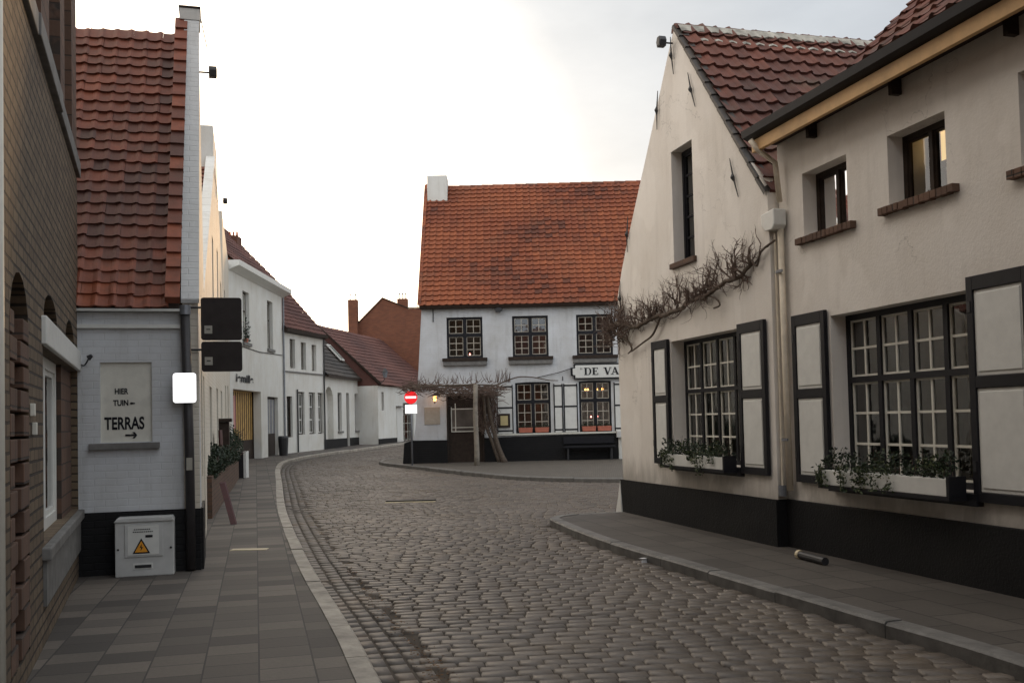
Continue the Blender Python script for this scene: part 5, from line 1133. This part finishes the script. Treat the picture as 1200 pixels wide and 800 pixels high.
rb = MB(); a = Vector((-4.36, 15.3, .1)); u_ = Vector((.08, .02, 0)); w_ = Vector((-.30, .45, .62)); q_ = Vector((0, .05, .02)); rb.add([a, a+u_, a+u_+w_, a+w_, a+q_, a+u_+q_, a+u_+w_+q_, a+w_+q_], [(0, 1, 2, 3), (4, 5, 6, 7), (0, 1, 5, 4), (1, 2, 6, 5), (2, 3, 7, 6), (3, 0, 4, 7)])
W.solo('leaning_board', 'dark red board leaning against the brick planter', 'board', rb, M['redboard'], tuple(a))
rb = MB(); rb.prism([(4.6, .74), (5.6, .74), (5.0, 1.55), (4.2, 1.55)], .02, .05); FP.solo('notice_board', 'dark red upright board standing among the planter shrubs', 'board', rb, M['redboard'], (5, .03, .74))
GPs = FP.thing('gate_pillar', 'narrow dark pillar with a flat cap rising from the planter', 'pillar', (8.0, .2, .80))
GPs.part('shaft', MB().box(7.8, 8.1, .03, .32, .80, 1.72), 'wood_dark', bevel=.01); GPs.part('cap', MB().box(7.72, 8.18, -.03, .38, 1.722, 1.80), 'wood_dark', bevel=.01)
zz = gz(26.9)+.1; BX = W.thing('bollard', 'squat dark bollard with one white face at the end of the planter', 'bollard', (-7.36, 26.9, zz))
BX.part('body', MB().box(-7.50, -7.30, 26.9, 27.15, zz, zz+.70), 'iron', bevel=.01); BX.part('white_face', MB().box(-7.298, -7.22, 26.88, 27.15, zz, zz+.72), 'white_paint', bevel=.008)
zb3 = gz(41)+.1; WB = W.thing('litter_bin', 'dark upright litter bin by the gateway house door', 'bin', (-9.45, 40.9, zb3))
WB.part('body', MB().tube([(-9.45, 40.9, zb3), (-9.45, 40.9, zb3+.72)], [.17, .21], 14), 'iron'); WB.part('lid', MB().tube([(-9.45, 40.9, zb3+.722), (-9.45, 40.9, zb3+.80)], [.225, .18], 14), 'iron')
W.solo('metal_cover_strip', 'pale metal cover strip set across the left pavement', 'cover', MB().box(-3.47, -3.03, 12.12, 12.27, .098, .110), M['sandy'], (-3.25, 12.2, .1))
dg_ = MB(); zz = gz(19.7)
dg_.box(-2.55, -1.56, 19.72, 19.86, zz-.01, zz+.040)
W.solo('drain_edge', 'narrow dark iron drain edge lying across the cobbles', 'drain', dg_, M['iron'], (-2.05, 19.7, zz)); W.solo('drain_cover', 'warm toned flat drain cover strip in the middle of the cobbles', 'drain', MB().box(-2.55, -1.56, 19.60, 19.715, zz-.01, zz+.012), M['sandy'], (-2.05, 19.65, zz))
# dry leaves gathered in the gutter
random.seed(77); lv_ = MB(); gl2 = offset(KL, -.40)
for k in range(900):
    i = random.randrange(14, 60); p = Vector(gl2[i]).lerp(Vector(gl2[i+1]), random.random()); x = p.x+random.gauss(0, .05); y = p.y+random.gauss(0, .05)
    if y < 4.5: continue
    s_ = random.uniform(.008, .02); a = random.uniform(0, 6.3); lv_.add([(x+math.cos(a+t)*s_*(1 if j % 2 else .5), y+math.sin(a+t)*s_*(1 if j % 2 else .5), gz(y)+.012+random.random()*.008) for j, t in enumerate((0, 1.57, 3.14, 4.71))], [(0, 1, 2, 3)], random.random())
M['deadleaf'] = attrmat('dead_leaf', [(0, (.06, .035, .018)), (1, (.20, .11, .05))], rough=.9)
o = mkobj('dry_leaves', lv_, M['deadleaf'], fixn=False); tagobj(o, 'fine dry leaves gathered along the left gutter', 'leaves', kind='stuff')
